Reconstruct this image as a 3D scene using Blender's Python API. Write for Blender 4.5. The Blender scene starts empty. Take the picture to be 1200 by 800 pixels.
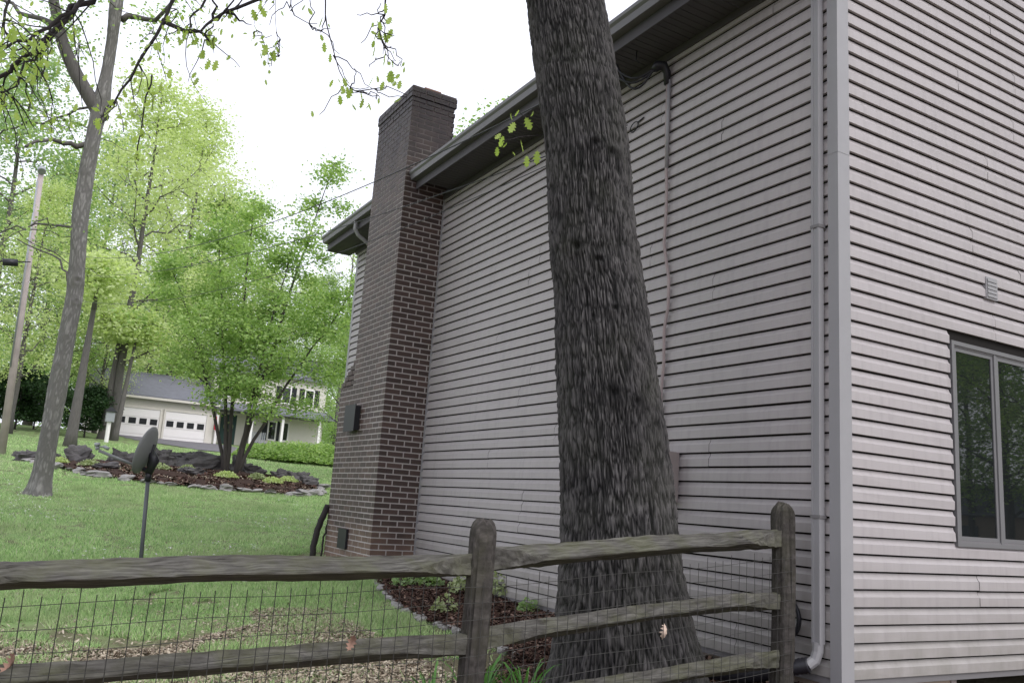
import bpy, math, random
import numpy as np
from mathutils import Vector, Matrix
S = bpy.context.scene
COL = S.collection
R = math.radians
# ------------------------------------------------------------------ camera
CAM = np.array([3.8736, -4.8233, 1.5]); F = 995.19          # focal length in pixels of a 1200 px wide picture
PIT, ROL, YAW = R(10.8896), R(3.8262), R(-60.2074)
fw = np.array([math.sin(YAW)*math.cos(PIT), math.cos(YAW)*math.cos(PIT), math.sin(PIT)])
r0 = np.array([math.cos(YAW), -math.sin(YAW), 0.0]); u0 = np.cross(r0, fw)
rt = math.cos(ROL)*r0+math.sin(ROL)*u0; up = -math.sin(ROL)*r0+math.cos(ROL)*u0
cd = bpy.data.cameras.new('camera'); cam = bpy.data.objects.new('camera', cd); COL.objects.link(cam)
M = Matrix(((rt[0], up[0], -fw[0], CAM[0]), (rt[1], up[1], -fw[1], CAM[1]), (rt[2], up[2], -fw[2], CAM[2]), (0, 0, 0, 1)))
cam.matrix_world = M
cd.sensor_width = 36; cd.lens = 36*F/1200; cd.clip_end = 1500; cd.clip_start = 0.05
S.camera = cam
# ------------------------------------------------------------------ sky, sun, exposure
SUN_EL, SUN_AZ = R(48), R(72)          # azimuth measured from +Y towards +X
W = bpy.data.worlds.new('World'); S.world = W; W.use_nodes = True
wn, wl = W.node_tree.nodes, W.node_tree.links; wn.clear()
sky = wn.new('ShaderNodeTexSky'); sky.sky_type = 'NISHITA'; sky.sun_disc = False
sky.sun_elevation = SUN_EL; sky.sun_rotation = SUN_AZ; sky.air_density = 1.0; sky.dust_density = 6.0; sky.ozone_density = 1.0
hs = wn.new('ShaderNodeHueSaturation'); hs.inputs['Saturation'].default_value = 0.12
mx = wn.new('ShaderNodeMix'); mx.data_type = 'RGBA'; mx.inputs[0].default_value = 0.72
mx.inputs[7].default_value = (8.05, 8.3, 9.5, 1)             # the even light of a closed cloud cover
bg = wn.new('ShaderNodeBackground'); bg.inputs[1].default_value = 0.12
wo = wn.new('ShaderNodeOutputWorld')
wl.new(sky.outputs[0], hs.inputs['Color']); wl.new(hs.outputs[0], mx.inputs[6]); wl.new(mx.outputs[2], bg.inputs[0]); wl.new(bg.outputs[0], wo.inputs[0])
sd = bpy.data.lights.new('sun', 'SUN'); sd.energy = 0.8; sd.angle = R(30); sd.color = (1, .98, .96)
so = bpy.data.objects.new('sun', sd); COL.objects.link(so)
sv = Vector((math.sin(SUN_AZ)*math.cos(SUN_EL), math.cos(SUN_AZ)*math.cos(SUN_EL), math.sin(SUN_EL)))
so.rotation_euler = sv.to_track_quat('Z', 'Y').to_euler(); so.location = (20, -20, 40)
S.view_settings.view_transform = 'Standard'; S.view_settings.look = 'None'; S.view_settings.exposure = 0.70; S.view_settings.gamma = 1
S.view_settings.use_curve_mapping = False
try:
    S.cycles.max_bounces = 6; S.cycles.diffuse_bounces = 3; S.cycles.glossy_bounces = 2; S.cycles.transmission_bounces = 3; S.cycles.use_denoising = True
except Exception: pass

# ------------------------------------------------------------------ helpers
rng = np.random.default_rng(7); random.seed(7)
def sight(px, py, d):
    """the point at horizontal distance d in the direction of photo pixel px, py"""
    v = fw+rt*((px-600)/F)-up*((py-400)/F); return CAM+v*(d/math.hypot(v[0], v[1]))
def on_plane(px, py, ax, val):
    v = fw+rt*((px-600)/F)-up*((py-400)/F); return CAM+v*((val-CAM[ax])/v[ax])
def sstep(x, a, b):
    t = np.clip((x-a)/(b-a), 0, 1); return t*t*(3-2*t)
def ground(x, y):
    x = np.asarray(x, float); y = np.asarray(y, float)
    s = -x
    h = np.interp(s, [-60, -2, .3, 8.6, 56, 75, 200], [-.6, -.05, 0.0, .40, 4.33, 5.2, 7.5])
    side = .078*np.clip(y+4.8, 0, 4.8)*np.interp(s, [-1, .3, 8.6, 16], [.8, 1, .5, 0])
    # planted island: a low mound
    q = ((x+22.6)/3.4)**2+((y+.5)/5.6)**2
    return h+side+.30*np.exp(-q*1.1)+.02*np.sin(x*.7+1)*np.cos(y*.6)
def gz(x, y): return float(ground(x, y))
def on_ground(px, py):
    for d in np.arange(3, 120, .05):
        P = sight(px, py, d)
        if P[2] <= gz(P[0], P[1]): return P
    return P
def _h(ix, iy, iz):
    n = (ix*374761393+iy*668265263+iz*2147483647+1274126177) & 0xffffffff
    n = ((n ^ (n >> 13))*1274126177) & 0xffffffff
    n = (n ^ (n >> 16)) & 0xffffff
    return n/16777215.0*2-1
def vnoise(x, y, z):
    x, y, z = np.broadcast_arrays(np.asarray(x, float), np.asarray(y, float), np.asarray(z, float))
    ix, iy, iz = np.floor(x).astype(np.int64), np.floor(y).astype(np.int64), np.floor(z).astype(np.int64)
    fx, fy, fz = x-ix, y-iy, z-iz
    fx, fy, fz = [f*f*(3-2*f) for f in (fx, fy, fz)]
    def L(a, b, t): return a+(b-a)*t
    c = [[[_h(ix+i, iy+j, iz+k) for k in (0, 1)] for j in (0, 1)] for i in (0, 1)]
    return L(L(L(c[0][0][0], c[1][0][0], fx), L(c[0][1][0], c[1][1][0], fx), fy), L(L(c[0][0][1], c[1][0][1], fx), L(c[0][1][1], c[1][1][1], fx), fy), fz)

class MB:
    """collects shapes, then links them as one mesh object"""
    def __init__(s): s.v = []; s.f = []; s.n = 0
    def add(s, v, f):
        s.v.extend([tuple(map(float, q)) for q in v]); s.f.extend([tuple(i+s.n for i in g) for g in f]); s.n += len(v); return s
    def box(s, a, b, j=0):
        x0, y0, z0 = a; x1, y1, z1 = b
        x0, x1 = min(x0, x1), max(x0, x1); y0, y1 = min(y0, y1), max(y0, y1); z0, z1 = min(z0, z1), max(z0, z1)
        v = [(x0, y0, z0), (x1, y0, z0), (x1, y1, z0), (x0, y1, z0), (x0, y0, z1), (x1, y0, z1), (x1, y1, z1), (x0, y1, z1)]
        if j: v = [tuple(c+random.uniform(-j, j) for c in q) for q in v]
        return s.add(v, [(0, 3, 2, 1), (4, 5, 6, 7), (0, 1, 5, 4), (1, 2, 6, 5), (2, 3, 7, 6), (3, 0, 4, 7)])
    def tube(s, pts, rad, n=8, cap=True):
        pts = [np.array(p, float) for p in pts]; k = len(pts)
        if not hasattr(rad, '__len__'): rad = [rad]*k
        T = []
        for i in range(k):
            t = pts[min(i+1, k-1)]-pts[max(i-1, 0)]; T.append(t/(np.linalg.norm(t)+1e-9))
        a = np.array([0, 0, 1.]) if abs(T[0][2]) < .9 else np.array([1., 0, 0])
        u = np.cross(T[0], a); u /= np.linalg.norm(u)
        v = []
        for i in range(k):
            u = u-T[i]*(u@T[i]); u /= np.linalg.norm(u)+1e-9; w = np.cross(T[i], u)
            for j in range(n):
                c = 2*math.pi*j/n; v.append(pts[i]+(u*math.cos(c)+w*math.sin(c))*rad[i])
        f = [(i*n+j, i*n+(j+1) % n, (i+1)*n+(j+1) % n, (i+1)*n+j) for i in range(k-1) for j in range(n)]
        if cap: f += [tuple(range(n-1, -1, -1)), tuple((k-1)*n+j for j in range(n))]
        return s.add(v, f)
    def sweep(s, sections, cap=True):
        """rings of equal length joined"""
        n = len(sections[0]); k = len(sections); v = [p for sec in sections for p in sec]
        f = [(i*n+j, i*n+(j+1) % n, (i+1)*n+(j+1) % n, (i+1)*n+j) for i in range(k-1) for j in range(n)]
        if cap: f += [tuple(range(n-1, -1, -1)), tuple((k-1)*n+j for j in range(n))]
        return s.add(v, f)
    def mesh(s, name, mat, smooth=False):
        me = bpy.data.meshes.new(name); me.from_pydata(s.v, [], s.f); me.materials.append(mat)
        if smooth: me.polygons.foreach_set('use_smooth', [True]*len(me.polygons))
        me.update(); return me
    def build(s, name, mat, parent=None, smooth=False, **k):
        return put(name, s.mesh(name, mat, smooth), parent, **k)
def put(name, me, parent=None, loc=None, label=None, cat=None, group=None, kind=None):
    o = bpy.data.objects.new(name, me); COL.objects.link(o)
    if parent is not None:
        o.parent = parent; o.matrix_parent_inverse = parent.matrix_basis.inverted()
    if loc is not None: o.location = loc
    return tag(o, label, cat, group, kind)
def tag(o, label=None, cat=None, group=None, kind=None):
    if label: o['label'] = label
    if cat: o['category'] = cat
    if group: o['group'] = group
    if kind: o['kind'] = kind
    return o
def empty(name, loc, label, cat, group=None, rz=0):
    o = bpy.data.objects.new(name, None); COL.objects.link(o); o.location = loc; o.rotation_euler = (0, 0, rz); o.empty_display_size = .1
    return tag(o, label, cat, group)
def big_mesh(name, V, faces, mat, smooth=False):
    """V (n,3), faces (m,k) numpy: fast path"""
    me = bpy.data.meshes.new(name); n, (m, k) = len(V), faces.shape
    me.vertices.add(n); me.vertices.foreach_set('co', np.asarray(V, np.float32).ravel())
    me.loops.add(m*k); me.loops.foreach_set('vertex_index', faces.astype(np.int32).ravel())
    me.polygons.add(m); me.polygons.foreach_set('loop_start', np.arange(0, m*k, k, dtype=np.int32)); me.polygons.foreach_set('loop_total', np.full(m, k, np.int32))
    if smooth: me.polygons.foreach_set('use_smooth', np.ones(m, bool))
    me.materials.append(mat); me.update(calc_edges=True); me.validate(); return me
def shared_copy(src, parent, loc=None, rot=None, scale=None, name=None):
    o = src.copy(); COL.objects.link(o); o.parent = parent
    if loc is not None: o.location = loc
    if rot is not None: o.rotation_euler = rot
    if scale is not None: o.scale = scale
    return o

# ------------------------------------------------------------------ materials
class Mat:
    def __init__(s, name, rough=.7, spec=.3):
        s.m = bpy.data.materials.new(name); s.m.use_nodes = True; s.t = s.m.node_tree; s.N = s.t.nodes; s.L = s.t.links
        s.b = s.N['Principled BSDF']; s.b.inputs['Roughness'].default_value = rough; s.b.inputs['Specular IOR Level'].default_value = spec
        s.geo = None; s.co = None
    def n(s, t, **k):
        x = s.N.new(t)
        for a, v in k.items(): setattr(x, a, v)
        return x
    def coord(s, scale=(1, 1, 1), kind='Object', loc=(0, 0, 0)):
        c = s.n('ShaderNodeTexCoord'); m = s.n('ShaderNodeMapping'); m.inputs['Scale'].default_value = scale; m.inputs['Location'].default_value = loc
        s.L.new(c.outputs[kind], m.inputs[0]); return m.outputs[0]
    def world(s, scale=(1, 1, 1)):
        c = s.n('ShaderNodeNewGeometry'); m = s.n('ShaderNodeMapping'); m.inputs['Scale'].default_value = scale
        s.L.new(c.outputs['Position'], m.inputs[0]); return m.outputs[0]
    def noise(s, co, scale=5, detail=4, rough=.55, dist=0):
        x = s.n('ShaderNodeTexNoise'); x.inputs['Scale'].default_value = scale; x.inputs['Detail'].default_value = detail
        x.inputs['Roughness'].default_value = rough; x.inputs['Distortion'].default_value = dist; s.L.new(co, x.inputs['Vector']); return x.outputs['Fac']
    def ramp(s, fac, stops):
        x = s.n('ShaderNodeValToRGB'); e = x.color_ramp.elements
        while len(e) < len(stops): e.new(.5)
        for q, (p, c) in zip(e, stops):
            q.position = p; q.color = (c, c, c, 1) if not hasattr(c, '__len__') else (*c, 1)
        s.L.new(fac, x.inputs[0]); return x.outputs[0]
    def mix(s, fac, a, b, mode='MIX'):
        x = s.n('ShaderNodeMix', data_type='RGBA', blend_type=mode)
        for i, v in ((0, fac), (6, a), (7, b)):
            if hasattr(v, 'is_linked') or hasattr(v, 'links'): s.L.new(v, x.inputs[i])
            elif i == 0: x.inputs[0].default_value = v
            else: x.inputs[i].default_value = (*v, 1) if len(v) == 3 else v
        return x.outputs[2]
    def math(s, op, a, b=None, clamp=False):
        x = s.n('ShaderNodeMath', operation=op); x.use_clamp = clamp
        for i, v in ((0, a), (1, b)):
            if v is None: continue
            if hasattr(v, 'links'): s.L.new(v, x.inputs[i])
            else: x.inputs[i].default_value = v
        return x.outputs[0]
    def island(s):
        g = s.n('ShaderNodeNewGeometry'); o = s.n('ShaderNodeObjectInfo')
        return s.math('FRACT', s.math('ADD', g.outputs['Random Per Island'], o.outputs['Random']))
    def sep(s, co, i):
        x = s.n('ShaderNodeSeparateXYZ'); s.L.new(co, x.inputs[0]); return x.outputs[i]
    def color(s, c):
        if hasattr(c, 'links'): s.L.new(c, s.b.inputs['Base Color'])
        else: s.b.inputs['Base Color'].default_value = (*c, 1)
        return s
    def rough(s, c): s.L.new(c, s.b.inputs['Roughness']); return s
    def bump(s, h, strength=.4, dist=.01):
        x = s.n('ShaderNodeBump'); x.inputs['Strength'].default_value = strength; x.inputs['Distance'].default_value = dist
        s.L.new(h, x.inputs['Height']); s.L.new(x.outputs[0], s.b.inputs['Normal']); return s
def plain(name, c, rough=.6, spec=.3, var=.12, scale=6, bump=0., metal=0.):
    m = Mat(name, rough, spec); co = m.world()
    f = m.noise(co, scale, 5)
    m.color(m.mix(f, tuple(x*(1-var) for x in c), tuple(x*(1+var) for x in c)))
    if bump: m.bump(m.noise(co, scale*6, 4), bump, .005)
    m.b.inputs['Metallic'].default_value = metal
    return m.m
def mat_siding():
    m = Mat('vinyl_siding', .48, .45); co = m.world()
    f = m.noise(co, 1.3, 3); c = m.mix(f, (.366, .330, .332), (.420, .382, .384))
    st = m.noise(m.world((7, 7, .6)), 3, 5); c = m.mix(m.ramp(st, [(.48, 0), (.8, .35)]), c, (.22, .20, .20))
    z = m.sep(co, 2); low = m.ramp(z, [(.0, .0), (1, 0)])
    dirt = m.math('MULTIPLY', m.math('SUBTRACT', 1.35, z, True), m.noise(co, 6, 5)); c = m.mix(m.math('MULTIPLY', dirt, 1.0, True), c, (.13, .13, .09))
    isl = m.island(); c = m.mix(m.math('MULTIPLY', isl, .12), c, (.31, .29, .30))
    m.color(c); m.bump(m.noise(m.world((1, 1, 14)), 9, 4), .12, .003); return m.m
def mat_brick():
    m = Mat('brick', .55, .45); co = m.world(); i = m.island()
    c = m.ramp(i, [(0, (.028, .017, .014)), (.25, (.054, .031, .026)), (.5, (.030, .019, .017)), (.75, (.080, .046, .038)), (1, (.038, .023, .021))])
    c = m.mix(m.math('MULTIPLY', m.noise(co, 55, 5), .35), c, (.16, .11, .10))
    z = m.sep(co, 2)
    soot = m.math('MULTIPLY', m.ramp(m.math('DIVIDE', m.math('ADD', z, m.math('MULTIPLY', m.noise(m.world((2, 2, .5)), 2.4, 4), 2.2)), 10), [(.68, 0), (.84, 1)]), .9)
    c = m.mix(soot, c, (.020, .013, .019))
    eff = m.math('MULTIPLY', m.ramp(m.math('SUBTRACT', z, m.math('MULTIPLY', m.noise(co, 2.5, 4), .9)), [(.30, 1), (.75, 0)]), .45)
    c = m.mix(eff, c, (.30, .19, .14))
    m.color(c); m.bump(m.noise(co, 90, 5), .5, .004); return m.m
def mat_mortar():
    m = Mat('mortar', .9, .2); co = m.world(); z = m.sep(co, 2)
    c = m.mix(m.noise(co, 8, 5), (.33, .29, .28), (.48, .44, .42))
    soot = m.math('MULTIPLY', m.ramp(m.math('DIVIDE', m.math('ADD', z, m.math('MULTIPLY', m.noise(m.world((2, 2, .5)), 2.4, 4), 2.2)), 10), [(.64, 0), (.78, 1)]), .85)
    c = m.mix(soot, c, (.075, .055, .062)); m.color(c); m.bump(m.noise(co, 60, 4), .4, .004); return m.m
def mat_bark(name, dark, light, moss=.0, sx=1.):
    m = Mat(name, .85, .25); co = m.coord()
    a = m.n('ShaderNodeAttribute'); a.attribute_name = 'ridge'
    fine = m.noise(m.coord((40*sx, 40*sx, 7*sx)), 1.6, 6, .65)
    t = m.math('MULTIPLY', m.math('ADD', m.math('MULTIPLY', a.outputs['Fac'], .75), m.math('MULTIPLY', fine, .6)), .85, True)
    c = m.ramp(t, [(.24, dark), (.52, tuple((a_+b_)*.30 for a_, b_ in zip(dark, light))), (.92, light)])  # furrows darker: the bark's own tone plus painted crease shade
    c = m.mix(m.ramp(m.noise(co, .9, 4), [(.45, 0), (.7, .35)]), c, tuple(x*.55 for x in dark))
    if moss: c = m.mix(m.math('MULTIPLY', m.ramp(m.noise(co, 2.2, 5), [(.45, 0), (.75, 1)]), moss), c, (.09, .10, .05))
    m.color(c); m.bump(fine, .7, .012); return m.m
def mat_branch(name, c):
    m = Mat(name, .85, .2); m.color(m.mix(m.noise(m.coord((1, 1, .2)), 22, 5), tuple(x*.55 for x in c), tuple(x*1.35 for x in c)))
    m.bump(m.noise(m.coord((1, 1, .15)), 30, 5), .6, .02); return m.m
def mat_leaf(name, a, b, trans=.45):
    m = Mat(name, .55, .3); i = m.island(); n = m.noise(m.world(), .55, 3)
    f = m.math('ADD', m.math('MULTIPLY', i, .6), m.math('MULTIPLY', n, .5), True); c = m.mix(f, a, b); m.color(c)
    tr = m.n('ShaderNodeBsdfTranslucent'); m.L.new(m.mix(1.0, c, (1.0, 1.1, .6), 'MULTIPLY'), tr.inputs[0])
    ms = m.n('ShaderNodeMixShader'); ms.inputs[0].default_value = trans
    m.L.new(m.b.outputs[0], ms.inputs[1]); m.L.new(tr.outputs[0], ms.inputs[2]); m.L.new(ms.outputs[0], m.N['Material Output'].inputs[0]); return m.m
def mat_grass():
    m = Mat('grass_blade', .6, .2); i = m.island(); co = m.world()
    c = m.ramp(i, [(0, (.19, .33, .12)), (.35, (.36, .54, .21)), (.8, (.62, .78, .38)), (.92, (.44, .46, .29)), (1, (.58, .55, .42))])
    c = m.mix(m.ramp(m.noise(co, .55, 6, .6), [(.48, 0), (.72, .6)]), c, (.42, .45, .27))
    c = m.mix(m.ramp(m.noise(m.world((1, 1, 1)), 1.7, 5, .6), [(.5, 0), (.72, .6)]), c, (.20, .34, .12)); m.color(c)
    tr = m.n('ShaderNodeBsdfTranslucent'); m.L.new(c, tr.inputs[0]); ms = m.n('ShaderNodeMixShader'); ms.inputs[0].default_value = .42
    m.L.new(m.b.outputs[0], ms.inputs[1]); m.L.new(tr.outputs[0], ms.inputs[2]); m.L.new(ms.outputs[0], m.N['Material Output'].inputs[0]); return m.m
def mat_wood(name, tone, mossy):
    m = Mat(name, .9, .12); g = m.n('ShaderNodeNewGeometry')
    fine = m.noise(m.coord((1, .09, .35)), 70, 6, .6); co = m.world()
    c = m.ramp(fine, [(.28, (.028, .025, .022)), (.55, tone), (.8, tuple(x*1.9 for x in tone))])
    moss = m.ramp(m.noise(co, 5.5, 5), [(.42, 0), (.62, mossy)]); c = m.mix(moss, c, (.105, .11, .05))
    c = m.mix(m.ramp(m.noise(co, 2.3, 4), [(.5, 0), (.75, .6)]), c, (.05, .045, .04))
    m.color(c); m.bump(fine, .8, .006); return m.m
def mat_lawn():
    m = Mat('lawn', .95, .1); co = m.world()
    c = m.mix(m.noise(co, .9, 6), (.23, .37, .12), (.36, .48, .22))
    c = m.mix(m.ramp(m.noise(co, 2.3, 5), [(.52, 0), (.74, .6)]), c, (.27, .25, .16))
    c = m.mix(m.math('MULTIPLY', m.noise(co, 40, 5), .5), c, (.03, .05, .015))
    x = m.sep(co, 0); near = m.ramp(m.math('DIVIDE', m.math('ADD', m.math('ADD', x, 7.2), m.math('MULTIPLY', m.noise(co, 1.5, 4), 2.2)), 8), [(.42, 0), (.66, 1)])
    c = m.mix(m.math('MULTIPLY', near, .9), c, (.17, .135, .10)); c = m.mix(m.ramp(m.noise(co, 3.2, 5), [(.46, 0), (.60, .8)]), c, m.mix(m.noise(co, 20, 3), (.10, .085, .055), (.20, .17, .12)))
    m.color(c); m.bump(m.noise(co, 35, 6), .9, .03); return m.m
def mat_glass():
    m = Mat('window_glass', .015, .6); m.color((.010, .012, .013)); m.b.inputs['IOR'].default_value = 1.5; return m.m
MS = mat_siding(); MBR = mat_brick(); MMO = mat_mortar(); MW = mat_wood('weathered_rail', (.098, .092, .084), .32); MWP = mat_wood('weathered_post', (.060, .053, .050), .12); MLAWN = mat_lawn(); MG = mat_glass()
MTRIM = plain('trim_paint', (.17, .16, .165), .5, .4, .08)
MPOST = plain('corner_vinyl', (.29, .28, .29), .45, .4, .06)
MGUT = plain('gutter_metal', (.14, .13, .138), .4, .5, .15)
MSOF = plain('soffit_vinyl', (.075, .068, .074), .6, .3, .12)
MFOUND = plain('foundation_parge', (.33, .26, .21), .9, .2, .3, 3, .5)
MDARK = plain('dark_void', (.02, .018, .017), .9, .1)
MROOF = plain('asphalt_shingle', (.10, .095, .10), .95, .1, .3, 14, .6)
MBLK = plain('black_plastic', (.018, .017, .022), .45, .4, .2)
MFR = plain('window_frame_paint', (.155, .15, .155), .45, .4, .08)
MTAN = plain('meter_box_paint', (.30, .255, .245), .55, .3, .12)
MCOND = plain('conduit_pvc', (.36, .29, .285), .5, .35, .12)
MSTEEL = plain('galvanised_steel', (.30, .31, .33), .5, .5, .15, 8, 0, .3)
MDISH = plain('dish_paint', (.21, .21, .22), .6, .3, .15)
MMULCH = plain('bark_mulch', (.050, .032, .027), .95, .1, .5, 12, .8)
MROCK = plain('boulder_stone', (.10, .093, .095), .9, .2, .75, 3.5, 1.)
MEDGE = plain('edging_stone', (.27, .255, .25), .9, .2, .4, 7, .6)
MASPH = plain('driveway_asphalt', (.16, .15, .165), .9, .2, .2, 3, .3)
MWHITE = plain('white_paint', (.62, .58, .53), .6, .3, .06)
MDOOR = plain('garage_door_paint', (.78, .74, .74), .5, .3, .04)
MGRN = plain('green_door_paint', (.02, .05, .045), .5, .3, .1)
MSHUT = plain('black_shutter', (.012, .013, .016), .6, .3)
MRED = plain('red_cloth', (.50, .02, .04), .7, .2)
MSLATE = plain('grey_roof', (.17, .17, .20), .9, .2, .25, 3, .4)
MPOLE = plain('pole_wood', (.40, .34, .33), .85, .2, .35, 2.5, .5)
MTERRA = plain('terracotta', (.36, .20, .15), .8, .2, .2, 9)
MDRY = plain('dry_leaf_brown', (.27, .165, .125), .8, .2, .35, 40)
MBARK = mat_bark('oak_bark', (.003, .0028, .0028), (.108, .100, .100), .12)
MBARK2 = mat_bark('grey_bark', (.16, .15, .142), (.28, .265, .255), .12, .6)
MBR1 = mat_branch('branch_dark', (.045, .038, .040)); MBR2 = mat_branch('branch_grey', (.12, .11, .105))
L_YEL = mat_leaf('leaf_yellow_green', (.44, .53, .22), (.72, .78, .48), .55)
L_GRN = mat_leaf('leaf_spring_green', (.13, .27, .055), (.52, .65, .27), .5)
L_MID = mat_leaf('leaf_mid_green', (.20, .33, .15), (.45, .56, .30), .5)
L_DRK = mat_leaf('leaf_dark_green', (.012, .035, .012), (.035, .075, .022), .2)
L_OAK = mat_leaf('leaf_oak_young', (.38, .50, .11), (.58, .68, .24), .6)
L_GRASS = mat_grass()
L_LILY = mat_leaf('lily_leaf', (.06, .17, .035), (.14, .30, .08), .35)
L_PALE = mat_leaf('pale_leaf', (.26, .33, .15), (.44, .48, .28), .3)

# ------------------------------------------------------------------ terrain
def grid_sheet(name, xs, ys, mat, dz=0., bump=.0, kind='structure', inside=None):
    X, Y = np.meshgrid(xs, ys, indexing='ij'); Z = ground(X, Y)+dz
    if bump: Z = Z+bump*vnoise(X*3, Y*3, 0)+bump*.5*vnoise(X*9, Y*9, 1)
    n, m = X.shape; V = np.stack([X, Y, Z], -1).reshape(-1, 3)
    a = (np.arange(n-1)[:, None]*m+np.arange(m-1)[None]).ravel(); Fc = np.stack([a, a+m, a+m+1, a+1], -1)
    if inside is not None:
        c = V[Fc].mean(1); Fc = Fc[inside(c[:, 0], c[:, 1])]
    me = big_mesh(name, V, Fc, mat, True); o = put(name, me, kind=kind); return o
xs = np.concatenate([np.linspace(-320, -60, 14), np.linspace(-58, -12, 93), np.linspace(-11.8, 4, 159), np.linspace(5, 30, 26), np.linspace(40, 260, 12)])
ys = np.concatenate([np.linspace(-220, -22, 12), np.linspace(-20, -8.2, 30), np.linspace(-8, 2, 101), np.linspace(2.5, 30, 56), np.linspace(35, 260, 14)])
grid_sheet('lawn', xs, ys, MLAWN, 0, .015)

# ------------------------------------------------------------------ house
CH = .1143; Z0 = .5372                                   # exposure of one siding course, height of the lowest butt
HOUSE = empty('house', (0, 0, 0), 'two storey house in pinkish grey lap siding with a tall brick chimney', 'house')
DEP = 8.2; LEN = 10.25; EAVE = Z0+46*CH                   # 5.795
PROF = [(.0, .890), (.0020, .82), (.0065, .70), (.0130, .615), (.0185, .565), (.0205, .54), (.0212, .0), (.001, -.006)]
def panel_mesh(L, n, kind, top=None):
    """n courses extruded along +X by L, outwards is -Y; kind only names it"""
    prof = []
    for k in range(n-1, -1, -1):
        prof += [(o, (k+t)*CH) for o, t in PROF]
    v = []; f = []; ns = max(1, int(L/.45)); ph = random.uniform(0, 90)
    for q_ in range(ns+1):
        x = L*q_/ns
        for o, z in prof:
            wv = float(vnoise(x*1.1+ph, round(z/CH)*3.3, ph)); v.append((x, -o*(1+.10*wv)-.0010*(1+wv), z+.0022*float(vnoise(x*.9+ph, round(z/CH)*5.1, 2))))
    m = len(prof)
    q = len(PROF)
    for i in range(m-1):
        if i % q != q-1:
            for w_ in range(ns): f.append((w_*m+i, w_*m+i+1, (w_+1)*m+i+1, (w_+1)*m+i))
    return v, f
def panel(wall, a, b, k, n, lean=None, d=0.0):
    """siding panel between positions a<b along the wall, courses k..k+n-1"""
    a += .0015; b -= .0015
    v, f = panel_mesh(b-a, n, wall); z = Z0+k*CH; w = []
    for (x, y, zz) in v:
        s = a+x
        if lean: s = min(max(s, lean[0](z+zz)), lean[1](z+zz))
        if wall == 'long': w.append((-(DEP*0+s), y-d, z+zz))
        else: w.append((-y+d, s, z+zz))
    if wall != 'gable': f = [g[::-1] for g in f]
    MB().add(w, f).build('siding_panel', MS, HOUSE)
random.seed(3)
seams_long = {}
for k in range(0, 46, 2):
    off = [1.05, 3.3, 2.2, 4.05, .4, 2.75][(k//2) % 6]+random.uniform(-.25, .25)
    cuts = [.057]+[c for c in (off, off+3.66) if .5 < c < 6.3]+[6.735]
    for i in range(len(cuts)-1): panel('long', cuts[i], cuts[i+1], k, 2, d=.0012*(i % 2))
    if k >= 22: panel('long', 8.04, LEN-.06, k, 2)
    elif k >= 20: panel('long', 8.56, LEN-.06, k, 2)
    else: panel('long', 8.62, LEN-.06, k, 2)
RP = math.tan(R(30)); RIDGE = DEP/2
lo = lambda z: max(.0, (z-EAVE)/RP-.05); hi = lambda z: DEP-max(.0, (z-EAVE)/RP-.05)
for k in range(0, 64, 2):
    z = Z0+k*CH
    off = [2.55, 2.2, 1.55, 2.35, 3.1, 1.9][(k//2) % 6]+random.uniform(-.1, .1)
    holes = k in range(8, 22)
    cuts = [.10]+([off] if not holes else [])+[off+2.9, DEP-.1]
    cuts = [c for c in cuts if lo(z) < c < hi(z)]
    if z > EAVE: cuts = [lo(z)]+cuts+[hi(z)]
    if z+2*CH > EAVE+RP*RIDGE: break
    if holes:
        WY0, WY1 = 1.255, 2.445
        panel('gable', .10, WY0-.012, k, 2); panel('gable', WY1+.012, DEP-.1, k, 2, d=.001)
    else:
        for i in range(len(cuts)-1): panel('gable', cuts[i], cuts[i+1], k, 2, lean=(lo, hi) if z+2*CH > EAVE else None, d=.0012*(i % 2))
# sheathing behind the siding, near black to paint shadow in the slots; foundation
b = MB(); b.box((-LEN+.01, .004, Z0-.01), (-.004, DEP-.004, EAVE)); zt = EAVE+RP*RIDGE
b.add([(-.004, .004, EAVE+.001), (-.004, DEP-.004, EAVE+.001), (-.004, RIDGE, zt-.05), (-LEN+.01, .004, EAVE+.001), (-LEN+.01, DEP-.004, EAVE+.001), (-LEN+.01, RIDGE, zt-.05)],
      [(0, 1, 2), (5, 4, 3), (0, 3, 4, 1), (1, 4, 5, 2), (2, 5, 3, 0)])
b.build('sheathing', MDARK, HOUSE)
b = MB(); b.box((-LEN+.05, .035, -.6), (-.03, .20, Z0-.012)); b.box((-.22, .2, -.6), (-.03, 1.2, Z0-.012)); b.box((-.22, 3.6, -.6), (-.03, DEP-.03, Z0-.012)); b.box((-LEN+.05, .2, -.6), (-LEN+.25, DEP-.03, Z0-.012)); b.box((-LEN+.25, DEP-.2, -.6), (-.22, DEP-.03, Z0-.012))
b.build('foundation', MFOUND, HOUSE)
b = MB(); b.box((-.10, 1.2, -.3), (-.02, 1.26, Z0-.015)); b.box((-.10, 3.54, -.3), (-.02, 3.6, Z0-.015)); b.build('opening_frame', MTAN, HOUSE)
MB().box((-.9, 1.26, -.3), (-.85, 3.54, Z0-.015)).build('crawlspace_wall', MDARK, HOUSE)
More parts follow.
